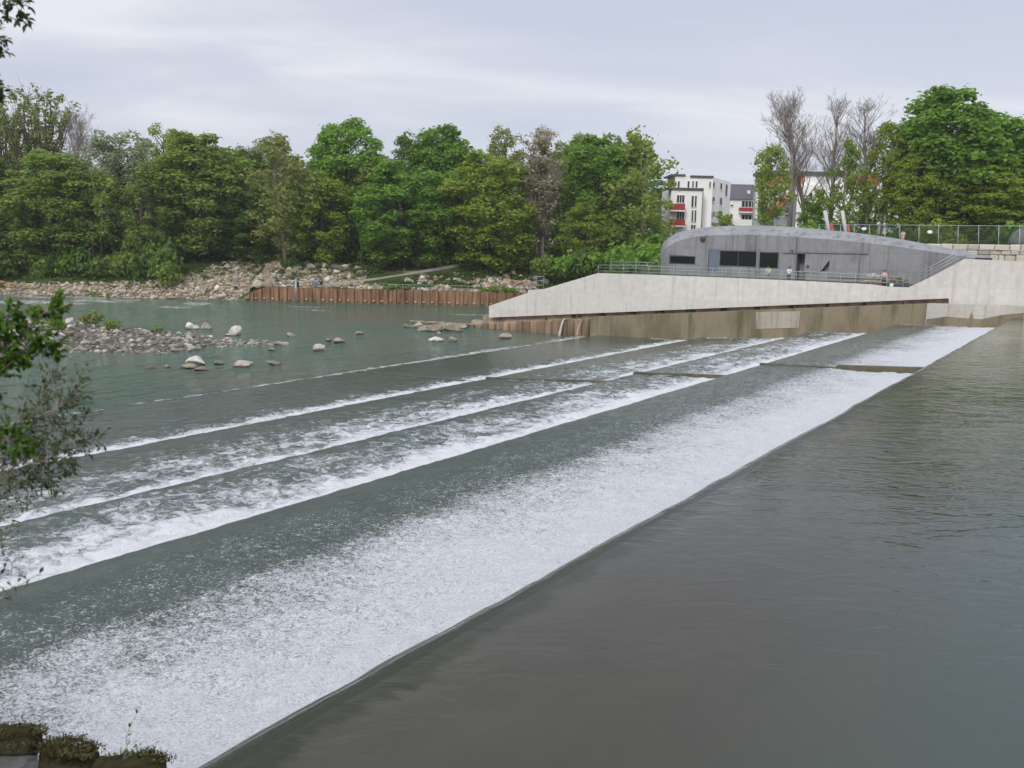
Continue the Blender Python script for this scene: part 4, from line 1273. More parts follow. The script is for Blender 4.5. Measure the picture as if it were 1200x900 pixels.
bm = bmesh.new()
q = [on_y(910, 247.5, YE - .3), on_y(910, 246, YE - .3), on_y(931, 226.5, YE - .3), on_y(935.5, 228.5, YE - .3), on_y(935.5, 230, YE - .3), on_y(931, 228.3, YE - .3)]
prism(bm, q, Vector((0, 9.6, 0))); obj('roof', bm, M['orange_roof'], he)
for y0, y1 in ((246.5, 249.5), (251.5, 254)): window(he, 919, 923, y0, y1, YE, 1)
# low grey parapet and street lamp in front of the houses
p0 = on_y(884, 266, 150); p1 = on_y(907, 256, 150)
bm = bmesh.new(); box(bm, p0.x, p1.x, 150, 150.35, p0.z - 3, p1.z, 0.03)
tag(obj('parapet', bm, M['plaster_grey']), 'low grey parapet just above the grey roof before the balcony house', 'wall')
lp = on_y(896.5, 262, 152)
sl = tag(empty('street_lamp', (lp.x, lp.y, lp.z - 3)), 'slim street lamp with a white head beside the birch', 'street lamp')
top = on_y(897, 243, 152) - sl.location
bm = bmesh.new(); tube(bm, [Vector((0, 0, 0)), Vector((0, 0, top.z - .3)), Vector((0.1, 0, top.z)), Vector((0.6, 0, top.z + .1))], [0.07, .06, .05, .04], 8); obj('pole', bm, M['steel'], sl)
bm = bmesh.new(); box(bm, 0.3, 0.95, -.15, .15, top.z, top.z + .18, .05); obj('lamp_head', bm, M['white_paint'], sl)

# ------------------------------------------------------------------ vegetation
def leaf_cloud(cent, rad, count, size, up=0.35, droop=0.0, seed=0, shell=0.55):
    """diamond leaves clustered on ellipsoid clumps; returns verts (n*4,3) and quads"""
    rg = np.random.default_rng(seed)
    P, Nn, Sz = [], [], []
    for (c, r, n) in zip(cent, rad, count):
        d = rg.normal(size=(n, 3)); d /= np.linalg.norm(d, axis=1)[:, None]
        flip = (d[:, 2] < 0) & (rg.random(n) < 0.55); d[flip, 2] *= -1
        q = shell + (1 - shell) * rg.random(n) ** 0.7
        q = np.where(rg.random(n) < 0.13, q * rg.uniform(1.15, 1.6, n), q)
        P.append(np.array(c) + d * q[:, None] * np.array(r))
        nn = d * 0.8 + rg.normal(size=(n, 3)) * 0.55 + np.array([0, 0, up])
        Nn.append(nn / np.linalg.norm(nn, axis=1)[:, None])
        Sz.append(size * (0.6 + 0.8 * rg.random(n)))
    P = np.concatenate(P); Nn = np.concatenate(Nn); Sz = np.concatenate(Sz)
    n = len(P)
    a = np.cross(Nn, rg.normal(size=(n, 3))); a /= np.linalg.norm(a, axis=1)[:, None]
    if droop:
        a = a * (1 - droop) + np.array([0, 0, -1.0]) * droop; a /= np.linalg.norm(a, axis=1)[:, None]
    b = np.cross(Nn, a)
    b /= np.maximum(1e-6, np.linalg.norm(b, axis=1))[:, None]
    V = np.stack([P - a * Sz[:, None] * .5, P + b * Sz[:, None] * .34 + Nn * Sz[:, None] * .08, P + a * Sz[:, None] * .55, P - b * Sz[:, None] * .34 + Nn * Sz[:, None] * .08], 1).reshape(-1, 3)
    return V, np.arange(n * 4).reshape(n, 4)

def limb(bm, p, q, r0, r1, seg=6, bend=0.12, rnd=random, n=5):
    v = q - p; L_ = v.length
    off = Vector((rnd.uniform(-1, 1), rnd.uniform(-1, 1), rnd.uniform(-.3, .6))) * L_ * bend
    pts = []
    for i in range(n):
        f = i / (n - 1)
        pts.append(p + v * f + off * math.sin(PI * f))
    tube(bm, pts, [r0 + (r1 - r0) * i / (n - 1) for i in range(n)], seg)
    return pts

def make_tree(kind, seed):
    """reference tree of 20 m; returns (trunk mesh, crown mesh)"""
    rnd = random.Random(seed); Hh = 20.0
    bm = bmesh.new()
    cents, rads, cnts = [], [], []
    leaf, up, droop, shell = 0.52, 0.35, 0.0, 0.5
    if kind in ('maple', 'broad'):
        base = 0.05 if kind == 'maple' else 0.10
        ncl = 170 if kind == 'maple' else 125
        R0 = 5.2 if kind == 'maple' else 4.6
        lean = rnd.uniform(-.5, .5)
        ax = [Vector((lean * (i / 6) ** 2, 0.3 * rnd.uniform(-1, 1) * i / 6, Hh * 0.9 * i / 6)) for i in range(7)]
        tube(bm, ax, [0.42, 0.36, 0.30, 0.24, 0.17, 0.10, 0.04], 8)
        ecc = rnd.uniform(0.85, 1.1); wig = [rnd.uniform(0.75, 1.15) for _ in range(8)]
        for i in range(ncl):
            f = base + (1 - base) * ((i + rnd.random()) / ncl) ** 0.9
            g = (f - base) / (1 - base)
            env = R0 * math.sqrt(max(0.02, 1 - ((g - 0.42) / 0.62) ** 2)) * (0.72 + 0.28 * min(1, g / .3))
            an = rnd.uniform(0, 2 * PI)
            env *= wig[int(an / (2 * PI) * 8) % 8]
            k = rnd.uniform(0.35, 0.98) ** 0.6
            c = Vector((math.cos(an) * env * k * ecc + lean * g, math.sin(an) * env * k, Hh * (f - .05 * g) * rnd.uniform(.93, 1.0)))
            rr = rnd.uniform(0.55, 1.5) * (1.0 if g < .85 else .8)
            cents.append(c[:]); rads.append((rr * 1.05, rr * 1.05, rr * 0.95)); cnts.append(int(118 * rr ** 1.6 * (1.25 if kind == 'maple' else 0.85)))
            if i % 3 == 0:
                limb(bm, Vector((lean * g * .6, 0, max(1.2, c.z - 0.5 * env - 1))), c, 0.11, 0.03, 5, rnd=rnd)
        leaf = 0.38 if kind == 'maple' else 0.33
    elif kind == 'birch':
        leaf, up, droop, shell = 0.40, 0.0, 0.55, 0.15
        lean = rnd.uniform(-1, 1); b0 = rnd.choice([.16, .32])
        for q in range(rnd.choice([1, 2, 2])):
            o = Vector((rnd.uniform(-.6, .6), rnd.uniform(-.4, .4), 0))
            ax = [o + Vector((lean * (i / 6) ** 1.6 + o.x * i * .35, 0, Hh * .95 * i / 6)) for i in range(7)]
            tube(bm, ax, [0.19, 0.17, 0.14, 0.11, 0.08, 0.05, 0.02], 7)
        for i in range(64):
            g = (i + rnd.random()) / 64; f = b0 + (.98 - b0) * g
            env = 3.3 * (math.sin(PI * min(1, .12 + g * .85)) ** .7)
            an = rnd.uniform(0, 2 * PI); k = rnd.uniform(.2, 1)
            c = Vector((math.cos(an) * env * k + lean * f, math.sin(an) * env * k, Hh * f - 0.3))
            rr = rnd.uniform(.6, 1.15)
            cents.append(c[:]); rads.append((rr, rr, rr * 1.5)); cnts.append(int(72 * rr))
            if i % 2 == 0: limb(bm, Vector((lean * f * .8, 0, Hh * f - 1.4 * k - .4)), c, .06, .015, 4, rnd=rnd)
    elif kind == 'upright':       # willow / poplar with steep streaky branches, half in leaf
        leaf, up, droop, shell = 0.34, 0.2, 0.0, 0.1
        tube(bm, [Vector((0, 0, 0)), Vector((.1, 0, 5)), Vector((0, .1, 10)), Vector((0, 0, 15))], [.4, .33, .22, .1], 8)
        for i in range(30):
            an = rnd.uniform(0, 2 * PI); k = rnd.uniform(.15, 1) ** .7
            top = Vector((math.cos(an) * 4.6 * k, math.sin(an) * 4.6 * k, Hh * (1.0 - 0.28 * k * rnd.uniform(.5, 1.2))))
            bs = Vector((top.x * .16, top.y * .16, rnd.uniform(4, 8)))
            pts = limb(bm, bs, top, .13, .02, 4, 0.06, rnd, 6)
            for j in range(1, 6):
                for h_ in range(2):
                    c = pts[j] + Vector((rnd.uniform(-.4, .4), rnd.uniform(-.4, .4), rnd.uniform(-.6, .6)))
                    cents.append(c[:]); rads.append((.5, .5, 1.0)); cnts.append(rnd.choice([10, 18, 26]))
                e2 = pts[j] + Vector((rnd.uniform(-1, 1), rnd.uniform(-1, 1), rnd.uniform(1, 2.2)))
                limb(bm, pts[j], e2, .03, .01, 3, .05, rnd, 3)
    elif kind == 'blossom':
        leaf, up, droop, shell = 0.36, 0.3, 0.0, 0.15
        for q in range(3):
            o = Vector((rnd.uniform(-1, 1), rnd.uniform(-.6, .6), 0))
            ax = [o + Vector((o.x * i * .28, o.y * i * .2, Hh * .92 * i / 6)) for i in range(7)]
            tube(bm, ax, [.2, .18, .15, .12, .09, .06, .02], 6)
            for j in range(2, 7):
                for h_ in range(7):
                    an = rnd.uniform(0, 2 * PI); l_ = rnd.uniform(1.5, 3.2) * (1 - .09 * j)
                    e2 = ax[j] + Vector((math.cos(an) * l_, math.sin(an) * l_, rnd.uniform(.6, 2.4)))
                    pts = limb(bm, ax[j] - Vector((0, 0, rnd.uniform(0, 2))), e2, .06, .012, 4, .08, rnd, 4)
                    for c in pts[1:]:
                        cents.append(c[:]); rads.append((.6, .6, .6)); cnts.append(rnd.choice([6, 12, 20]) if j > 2 else 4)
    me_t = bpy.data.meshes.new('trunk'); bm.to_mesh(me_t); bm.free()
    V, Q = leaf_cloud(cents, rads, cnts, leaf, up, droop, seed, shell)
    me_c = mesh_np(V, Q)
    return me_t, me_c

def bare_tree(seed, Hh=20.0):
    rnd = random.Random(seed)
    bm = bmesh.new()
    def grow(p, d, l_, r, lev):
        n = 5 if lev < 2 else 3
        pts = [p.copy()]; q = p.copy(); dd = d.copy()
        for i in range(n):
            dd = (dd + Vector((rnd.gauss(0, .07), rnd.gauss(0, .07), 0.05 if lev else .02))).normalized()
            q = q + dd * l_ / n; pts.append(q.copy())
        tube(bm, pts, [r * (1 - .72 * i / n) for i in range(n + 1)], 6 if lev == 0 else (4 if lev == 1 else 3), cap=lev < 2)
        if lev >= 4: return
        k = {0: 36, 1: 6, 2: 4, 3: 3}[lev]
        for i in range(k):
            f = rnd.uniform(.28, .98) if lev == 0 else rnd.uniform(.25, 1.0)
            idx = f * n; a = int(min(n - 1, idx)); pp = pts[a].lerp(pts[a + 1], idx - a)
            an = rnd.uniform(0, 2 * PI)
            e1 = dd.orthogonal().normalized(); e2 = dd.cross(e1)
            sp = rnd.uniform(.45, 1.0) if lev == 0 else rnd.uniform(.4, .9)
            nd_ = (dd + (e1 * math.cos(an) + e2 * math.sin(an)) * sp).normalized()
            nd_ = (nd_ + Vector((0, 0, .25))).normalized()
            ll = l_ * (rnd.uniform(.16, .30) * (1.3 - .75 * f) if lev == 0 else rnd.uniform(.35, .6))
            grow(pp, nd_, ll, max(.014, r * (1 - .7 * f) * .42), lev + 1)
    grow(Vector((0, 0, 0)), Vector((rnd.uniform(-.03, .03), 0, 1)), Hh * .97, .30, 0)
    me = bpy.data.meshes.new('branches'); bm.to_mesh(me); bm.free()
    return me

def bush_mesh(seed, nclump=16, leaf=0.34):
    rnd = random.Random(seed)
    c, r, n = [], [], []
    for i in range(nclump):
        an = rnd.uniform(0, 2 * PI); k = rnd.uniform(0, 1) ** .6
        rr = rnd.uniform(.45, .8)
        c.append((math.cos(an) * 1.5 * k, math.sin(an) * 1.2 * k, rnd.uniform(.3, 2.0) * (1 - .45 * k))); r.append((rr, rr, rr * .8)); n.append(int(70 * rr))
    return mesh_np(*leaf_cloud(c, r, n, leaf, .4, 0, seed, .45))

LIB = {}
for k, ns in (('maple', 4), ('broad', 3), ('birch', 3), ('upright', 2), ('blossom', 1)):
    LIB[k] = [make_tree(k, 100 + 7 * i + hash_ * 31) for i, hash_ in zip(range(ns), [len(k)] * ns)]
BARE = [bare_tree(900 + i) for i in range(4)]
def zmax(me): return max(v.co.z for v in me.vertices)
LIBZ = {mc.name: max(zmax(mc), zmax(mt)) for L_ in LIB.values() for mt, mc in L_}
BAREZ = [zmax(m_) for m_ in BARE]
_mcache = {}
def crown_with(me, mat):
    key = (me.name, mat.name)
    if key not in _mcache:
        m2 = me.copy(); m2.materials.clear(); m2.materials.append(mat); _mcache[key] = m2
    return _mcache[key]

def tree(kind, var, px, ytop, wpx, Yd, mat, label, bark='bark', group='trees of the wood on the far bank', name=None, rz=None):
    if px < 200 and Yd < 190: Yd -= 7
    p = on_y(px, ytop, Yd)
    zb = H(p.x, Yd)
    hgt = p.z - zb
    wm = wpx * Yd / FPX
    wref = {'maple': 11.6, 'broad': 10.6, 'birch': 7.8, 'upright': 10.0, 'blossom': 8.5}[kind]
    o = empty(name or {'maple': 'maple_tree', 'broad': 'broadleaf_tree', 'birch': 'birch_tree', 'upright': 'poplar_tree', 'blossom': 'blossoming_tree'}[kind], (p.x, Yd, zb - 0.1), random.uniform(0, 6.28) if rz is None else rz)
    sxy = wm / wref * (1.22 if kind in ('maple', 'broad') else 1.3 if kind == 'birch' else 1.15)
    o.scale = (sxy, sxy, hgt / LIBZ[LIB[kind][var % len(LIB[kind])][1].name])
    tag(o, label, 'tree', group)
    mt, mc = LIB[kind][var % len(LIB[kind])]
    a = bpy.data.objects.new('trunk', crown_with(mt, M[bark])); COL.objects.link(a); a.parent = o
    b = bpy.data.objects.new('crown', crown_with(mc, M[mat])); COL.objects.link(b); b.parent = o
    return o

G1 = 'trees of the wood on the far bank'
TREES = [
 # kind, var, px, ytop, width px, Y, material, label
 ('upright', 0, 40, 88, 92, 208, 'grey_olive', 'tall thin poplar with steep half leafed branches, highest at the left edge'),
 ('upright', 1, 4, 102, 80, 212, 'grey_olive', 'half leafed poplar cut by the left edge of the picture'),
 ('maple', 0, 58, 172, 120, 184, 'olive', 'rounded green tree in front of the tall thin poplar'),
 ('maple', 1, -30, 178, 120, 186, 'deep', 'dense green tree cut by the left picture edge beneath the poplars'),
 ('broad', 0, 138, 148, 98, 189, 'silver', 'pale silvery tree between the bare trees and the olive tree'),
 ('birch', 0, 164, 186, 54, 183, 'olive', 'slim dull green tree with thin straight stems before the silvery tree'),
 ('birch', 1, 112, 196, 60, 182, 'olive', 'slim tree with a bare lower stem left of the dull green one'),
 ('broad', 1, 190, 142, 60, 199, 'birch', 'light green pointed tree behind the left shoulder of the big olive tree'),
 ('maple', 2, 232, 151, 118, 185, 'olive', 'big rounded olive green tree above the start of the rubble slope'),
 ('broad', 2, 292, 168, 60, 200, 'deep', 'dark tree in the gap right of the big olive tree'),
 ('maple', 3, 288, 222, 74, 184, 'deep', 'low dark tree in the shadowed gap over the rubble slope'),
 ('birch', 2, 336, 152, 80, 178.5, 'grey_olive', 'pale yellowish birch with a white leaning stem above the rubble'),
 ('broad', 0, 318, 158, 70, 202, 'silver', 'pale tree just behind the yellowish birch'),
 ('maple', 0, 408, 135, 92, 192, 'maple', 'bright green dome shaped maple, highest in the middle of the wood'),
 ('maple', 3, 378, 196, 78, 182, 'maple_yellow', 'yellow green tree low in front of the dome shaped maple'),
 ('broad', 1, 440, 176, 72, 188, 'olive', 'olive tree leaning against the right side of the dome shaped maple'),
 ('maple', 1, 468, 186, 104, 181, 'maple', 'wide maple with branches down to the grass left of the ramp end'),
 ('broad', 2, 486, 152, 70, 200, 'deep', 'dark brownish tree behind the wide maple'),
 ('maple', 2, 522, 142, 92, 197, 'maple', 'tall green tree with two rounded tops behind the wood edge'),
 ('broad', 0, 520, 196, 80, 184, 'maple', 'mid green tree between the wide maple and the bright round maple'),
 ('maple', 1, 574, 174, 104, 180, 'maple_yellow', 'bright round maple reaching down to the grass beyond the end of the ramp'),
 ('broad', 1, 592, 144, 56, 200, 'grey_olive', 'thin crowned olive tree peeping over the bright round maple'),
 ('blossom', 0, 641, 148, 80, 181, 'blossom', 'brownish blossoming tree with bare reddish stems'),
 ('broad', 2, 668, 152, 66, 204, 'olive', 'olive tree behind the right side of the blossoming tree'),
 ('maple', 3, 706, 152, 100, 184, 'maple', 'tall bright green tree right of the blossoming tree'),
 ('birch', 0, 759, 146, 80, 177, 'birch', 'loose light green tree with pale stems at the right end of the wood'),
 ('broad', 0, 730, 166, 62, 194, 'maple', 'green tree filling in behind the loose light green one'),
 ('broad', 1, 690, 232, 60, 178, 'maple_yellow', 'small fresh green tree under the tall bright green tree'),
]
for k, var, px, yt, wp, Yd, mt, lb in TREES:
    tree(k, var, px, yt, wp, Yd, mt, lb, 'bark_pale' if k in ('birch', 'blossom') and mt != 'olive' else 'bark')
# dark back rows seen only through gaps
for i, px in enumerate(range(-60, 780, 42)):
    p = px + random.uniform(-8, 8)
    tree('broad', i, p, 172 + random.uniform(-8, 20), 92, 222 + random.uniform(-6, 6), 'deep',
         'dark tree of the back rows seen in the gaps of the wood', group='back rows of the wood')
def bare(var, px, ytop, wpx, Yd, label, group):
    p = on_y(px, ytop, Yd); zb = H(p.x, Yd)
    o = empty('bare_tree', (p.x, Yd, zb - .1), random.uniform(0, 6.28)); k = (p.z - zb) / BAREZ[var % 4]
    o.scale = (wpx * Yd / FPX / 5.8, wpx * Yd / FPX / 5.8, k)
    tag(o, label, 'tree', group)
    b = bpy.data.objects.new('branches', crown_with(BARE[var % 4], M['bark_twig'])); COL.objects.link(b); b.parent = o
bare(0, 88, 121, 44, 206, 'leafless tree right of the tall thin poplar', G1)
bare(1, 112, 124, 44, 209, 'leafless tree just left of the silvery tree', G1)
bare(2, 640, 142, 50, 196, 'leafless twiggy crown rising behind the blossoming tree', G1)
bare(3, 322, 148, 36, 207, 'leafless twigs poking above the pale birch', G1)
G2 = 'trees on the right behind the grey building'
bare(0, 932, 96, 66, 152, 'tall leafless tree, leftmost of the four bare ones behind the grey roof', G2)
bare(1, 958, 102, 58, 156, 'tall leafless tree, second of the four bare ones behind the grey roof', G2)
bare(2, 986, 106, 58, 150, 'tall leafless tree, third of the four bare ones, above the leaning tubes', G2)
bare(3, 1022, 106, 66, 154, 'tall leafless tree, rightmost of the bare ones, next to the big maple', G2)
tree('birch', 1, 908, 166, 47, 147, 'birch', 'light green hanging birch in front of the orange topped house', 'bark_pale', G2)
tree('birch', 2, 996, 158, 42, 146, 'olive', 'narrow dull green tree between the leafless ones', 'bark_pale', G2)
tree('birch', 0, 962, 216, 30, 149, 'maple_yellow', 'small fresh green tree under the leafless trees', 'bark_pale', G2)
tree('birch', 1, 1040, 138, 54, 150, 'birch', 'thin light green tree at the left side of the big maple', 'bark_pale', G2)
tree('broad', 0, 953, 226, 34, 149, 'maple', 'low dark green tree under the second bare tree', 'bark', G2)
tree('broad', 1, 1020, 214, 34, 151, 'olive', 'low olive tree between the rightmost bare tree and the netted fence', 'bark', G2)
tree('maple', 2, 1118, 97, 140, 148, 'maple', 'very big round green maple on the right', 'bark', G2)
tree('maple', 0, 1178, 128, 130, 152, 'maple', 'big green tree at the right edge merging with the big maple', 'bark', G2)
tree('maple', 1, 1078, 176, 66, 144, 'maple_yellow', 'fresh green low tree at the left foot of the big maple', 'bark', G2)
tree('maple', 3, 1150, 190, 110, 143, 'maple_yellow', 'yellowish green tree low in front of the big maple', 'bark', G2)
tree('maple', 2, 1240, 130, 140, 148, 'maple', 'green tree just beyond the right picture edge', 'bark', G2)

# shrubs
BUSH = [bush_mesh(300 + i) for i in range(4)]
def shrub(px, py, Yd, size, mat, label, group, z=None, hs=1.0):
    p = on_y(px, py, Yd)
    zz_ = H(p.x, Yd) if z is None else z
    o = bpy.data.objects.new('shrub', crown_with(random.choice(BUSH), M[mat])); COL.objects.link(o)
    o.location = (p.x, Yd, zz_ - 0.15); o.scale = (size, size, size * hs); o.rotation_euler = (0, 0, random.uniform(0, 6.28))
    return tag(o, label, 'shrub', group)
gs = 'shrubs along the edge of the wood'
for i in range(26):
    px = -45 + i * 9.6 + random.uniform(-4, 4)
    shrub(px, 300, 169.6 + random.uniform(0, 15), random.uniform(1.5, 2.6), random.choice(['deep', 'olive', 'deep', 'deep']), 'leafy shrub of the undergrowth below the wood', gs, hs=random.uniform(1.0, 1.7))
for i in range(46):
    px = -40 + i * 17.5 + random.uniform(-6, 6)
    if 195 < px < 268: Yd = 186 + random.uniform(1, 5)
    elif px <= 195: Yd = 171.5 + random.uniform(0, 6)
    else: Yd = 180 + random.uniform(-1, 6)
    shrub(px, 300, Yd, random.uniform(1.0, 2.0), random.choice(['maple', 'olive', 'deep', 'maple_yellow', 'deep']), 'leafy shrub of the undergrowth below the wood', gs, hs=random.uniform(.9, 1.5))
for px, Yd, sz in ((640, 172, 1.5), (665, 171, 1.7), (690, 170, 1.9), (715, 169, 2.2), (735, 166, 2.2), (755, 163, 2.4), (772, 160, 2.2), (745, 172, 2.6), (700, 176, 2.4), (790, 165, 2.5), (770, 172, 3.0), (725, 158, 1.6)):
    shrub(px, 300, Yd, sz, random.choice(['maple', 'olive', 'deep']), 'green shrub on the slope left of the grey building', 'shrubs left of the grey building', z=max(H(on_y(px, 300, Yd).x, Yd), 0.3), hs=1.3)
for px in range(930, 1240, 17):
    shrub(px + random.uniform(-5, 5), 270, 137 + random.uniform(-3, 5), random.uniform(1.0, 1.7), random.choice(['maple', 'deep', 'maple_yellow']), 'green shrub behind the netted fence', 'shrubs behind the netted fence', hs=1.3)
shrub(846, 262, 150, 0.9, 'maple_yellow', 'small yellow green bush before the white apartment block', None, z=on_y(847, 268, 150).z, hs=1.6)
shrub(108, 384, on_z(108, 384, Z_RIVER).y, .8, 'grey_olive', 'green willow shrub on the left part of the gravel bar', 'shrubs on the gravel bar', z=Z_RIVER + .5)
shrub(132, 386, on_z(132, 387, Z_RIVER).y, 0.7, 'olive', 'grassy green tuft beside the willow shrub on the gravel bar', 'shrubs on the gravel bar', z=Z_RIVER + .5, hs=.7)
shrub(184, 390, on_z(184, 391, Z_RIVER).y, .4, 'olive', 'small green tuft in the middle of the gravel bar', 'shrubs on the gravel bar', z=Z_RIVER + .4, hs=.7)
shrub(66, 386, on_z(66, 390, Z_RIVER).y, .7, 'olive', 'small shrub at the left end of the gravel bar', 'shrubs on the gravel bar', z=Z_RIVER + .5)
for px, sz in ((462, .9), (455, .7), (478, .7), (586, 1.1), (570, .7), (600, .8)):
    p = on_y(px, 338, Y_SHORE + 1.0)
    shrub(px, 338, Y_SHORE + 1.0, sz * .8, 'maple', 'shrub hanging over the top of the rusty sheet piles', 'shrubs on the sheet piles', z=-2.7, hs=.9)

# understory mass and grass
c, r, n = [], [], []
for i in range(900):
    x = random.uniform(-150, 45); y = random.uniform(194, 216)
    rr = random.uniform(1.2, 2.2)
    c.append((x, y, H(x, y) + random.uniform(.3, 9.5) * (y - 186) / 24)); r.append((rr, rr, rr)); n.append(34)
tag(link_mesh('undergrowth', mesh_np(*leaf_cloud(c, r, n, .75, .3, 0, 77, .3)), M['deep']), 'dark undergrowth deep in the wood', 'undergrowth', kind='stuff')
c, r, n = [], [], []
for i in range(4200):
    x = random.uniform(-130, 48) if i % 2 else random.uniform(-30, 40); d = random.uniform(1.5, 22)
    et = float(edge_top(np.array(x)))
    if d < et - 1.0:
        if float(fbm(np.array([x * 0.16]), np.array([d * 0.16]), 3, 5)[0]) < (0.58 if x < -24 else 0.48) or d < 2: continue
    y = Y_SHORE + d
    if near_path(x, y): continue
    c.append((x, y, H(x, y) + .15)); r.append((.7, .7, .36)); n.append(20)
for i in range(200):
    t = random.uniform(-2, 48); s_ = random.uniform(122.8, 129); p = W(s_, t)
    c.append((p.x, p.y, H(p.x, p.y) + .1)); r.append((.5, .5, .3)); n.append(14)
tag(link_mesh('grass', mesh_np(*leaf_cloud(c, r, n, .34, .5, 0, 78, .2)), M['grass']), 'grass and weeds growing between the stones and the wood', 'grass', kind='stuff')

# ------------------------------------------------------------------ cross sills on the weir
S_SILL = st(on_z(888, 427, -1.3))[0]
def sill(ta, tb, za, zb, wd, label, s0=None, mat='sill'):
    bm = bmesh.new()
    s_ = S_SILL if s0 is None else s0
    n = 10; rows = []
    for i in range(n + 1):
        f = i / n; t = ta + (tb - ta) * f; z = za + (zb - za) * f
        j = 0.03 * math.sin(i * 2.1)
        rows.append([bm.verts.new((s_ + a, t, z + b)) for a, b in ((-wd + j, -.6), (-wd + j, 0), (wd + j, 0.02), (wd + j, -.6))])
    for i in range(n):
        for k in range(4):
            bm.faces.new((rows[i][k], rows[i][(k + 1) % 4], rows[i + 1][(k + 1) % 4], rows[i + 1][k]))
    bm.faces.new(rows[0]); bm.faces.new(list(reversed(rows[-1])))
    bmesh.ops.recalc_face_normals(bm, faces=bm.faces)
    bmesh.ops.bevel(bm, geom=[e for e in bm.edges if len(e.link_faces) == 2 and e.calc_face_angle(0) > 1], offset=.04, segments=2, affect='EDGES')
    o = obj('weir_sill', bm, M[mat]); o.rotation_euler = (0, 0, WANG)
    return tag(o, label, 'sill', 'dark cross sills of the weir')
M['sill'] = simple('wet_mossy_concrete', (0.095, 0.085, 0.05), 0.6, 0.35, 2.0)
sill(8.9, 14.2, -0.62, -0.92, 0.2, 'thick mossy cross sill in the white water of the top step')
sill(14.22, 18.9, -1.06, -1.2, 0.1, 'thin cross sill continuing across the smooth water of the top step')
sill(19.2, 27.5, -2.08, -2.55, 0.15, 'dark cross sill on the second step of the weir')
sill(27.9, 39.4, -3.24, -4.02, 0.14, 'dark cross sill on the third step of the weir')
sill(40.0, 51.9, -4.42, -4.68, 0.10, 'thin dark cross sill on the lowest step of the weir')

# ------------------------------------------------------------------ near bank with mossy stones
BK = [(-300, 5.0), (-40, 4.7), (-2, 4.45), (0.6, 4.15), (1.6, 3.4), (3.0, 2.2), (4.2, 1.0), (5.0, 0.0), (5.6, -1.0), (6.4, -6.5)]
tv = np.concatenate([np.linspace(-600, -40, 8), np.arange(-36, 70, 0.5), np.linspace(75, 600, 8)])
sv = np.concatenate([np.linspace(-300, -12, 8), np.arange(-10, 6.5, 0.25), [6.5]])
S, T = np.meshgrid(sv, tv)
Z = np.interp(S, [a for a, b in BK], [b for a, b in BK]) + 0.18 * (fbm(S * 1.1, T * 1.1, 4, 91) - .5)
me = mesh_np(np.stack([S, T, Z], -1).reshape(-1, 3), grid_quads(len(sv), len(tv)), True)
weir_obj('bank', me, M['ground'], kind='structure', label='near river bank below the viewpoint')

def moss_mat():
    t = NT('mossy_stone')
    c = t.coord()
    n = t.noise(c, 2.5, 6, .65); f = t.noise(c, 14, 6, .7)
    geo = t.add('ShaderNodeNewGeometry'); sep = t.add('ShaderNodeSeparateXYZ'); t.link(geo.outputs['Normal'], sep.inputs[0])
    st_ = t.ramp(n, [(.3, (.07, .06, .048)), (.7, (.16, .145, .12))])
    ms = t.ramp(f, [(.3, (.018, .016, .006)), (.6, (.045, .036, .012)), (.8, (.075, .055, .022))])
    k = t.smooth(t.math('ADD', n, t.math('MULTIPLY', sep.outputs[2], .2)), .45, .6)
    t.set(t.mix(k, st_, ms), .95, t.bump(f, .9, .04), spec=.2)
    return t.m
M['moss'] = moss_mat()
M['dry_moss'] = leaf_mat('dry_moss', (.03, .028, .01), (.07, .06, .022), (.13, .12, .05), .25)
def slab_mat():
    t = NT('grey_wet_slab')
    c = t.coord()
    n = t.noise(c, 3.0, 6, .65); f = t.noise(c, 18, 6, .7)
    col = t.ramp(n, [(.3, (.07, .065, .055)), (.55, (.17, .165, .155)), (.75, (.25, .24, .225))])
    col = t.mix(t.math('MULTIPLY', t.smooth(f, .55, .75), .7), col, (.04, .035, .015))
    t.set(col, .8, t.bump(f, .8, .03), spec=.3)
    return t.m
M['slab'] = slab_mat()
def block(px0, px1, ytop, z, dep, hgt, label, mat='moss', rz=0.0, seed=0, rough=1.0):
    a = on_z(px0, ytop, z); b = on_z(px1, ytop, z)
    wd = (b - a).length; mid = (a + b) / 2
    bm = bmesh.new()
    box(bm, -wd / 2, wd / 2, -dep, 0, -hgt, 0, 0.035)
    bmesh.ops.subdivide_edges(bm, edges=list(bm.edges), cuts=7, use_grid_fill=True)
    for v in bm.verts:
        o_ = Vector((seed * 9.1, 0, 0))
        nn = mnoise.noise(v.co * 3 + o_) * .06 + mnoise.noise(v.co * 9 + o_) * .028 + mnoise.noise(v.co * 25 + o_) * .010
        v.co += Vector((v.co.x / wd, v.co.y / dep + .5, v.co.z / hgt + .5)).normalized() * nn * rough
    o = obj('stone_block', bm, M[mat], None, True)
    o.location = mid; o.rotation_euler = (0, 0, math.atan2(b.y - a.y, b.x - a.x) + rz)
    return tag(o, label, 'stone')
GB = 'mossy blocks of the near bank'
for o in (block(-60, 54, 850, .86, .20, .26, 'mossy brown stone block in the bottom left corner', seed=1),
          block(52, 119, 868, .86, .17, .26, 'mossy stone block with a sharp right edge, second from the corner', seed=2, rz=-.12),
          block(118, 196, 884, .86, .30, .5, 'low rounded mossy stone with grass, last one before the weir lip', seed=3, rz=.1),
          block(-70, 46, 878, .62, .5, .5, 'flat grey stone slab lying below the corner block', 'slab', seed=4, rough=.6),
          block(34, 128, 890, .62, .5, .5, 'flat grey slab at the bottom edge in front of the mossy blocks', 'slab', seed=5, rough=.6)):
    o['group'] = GB
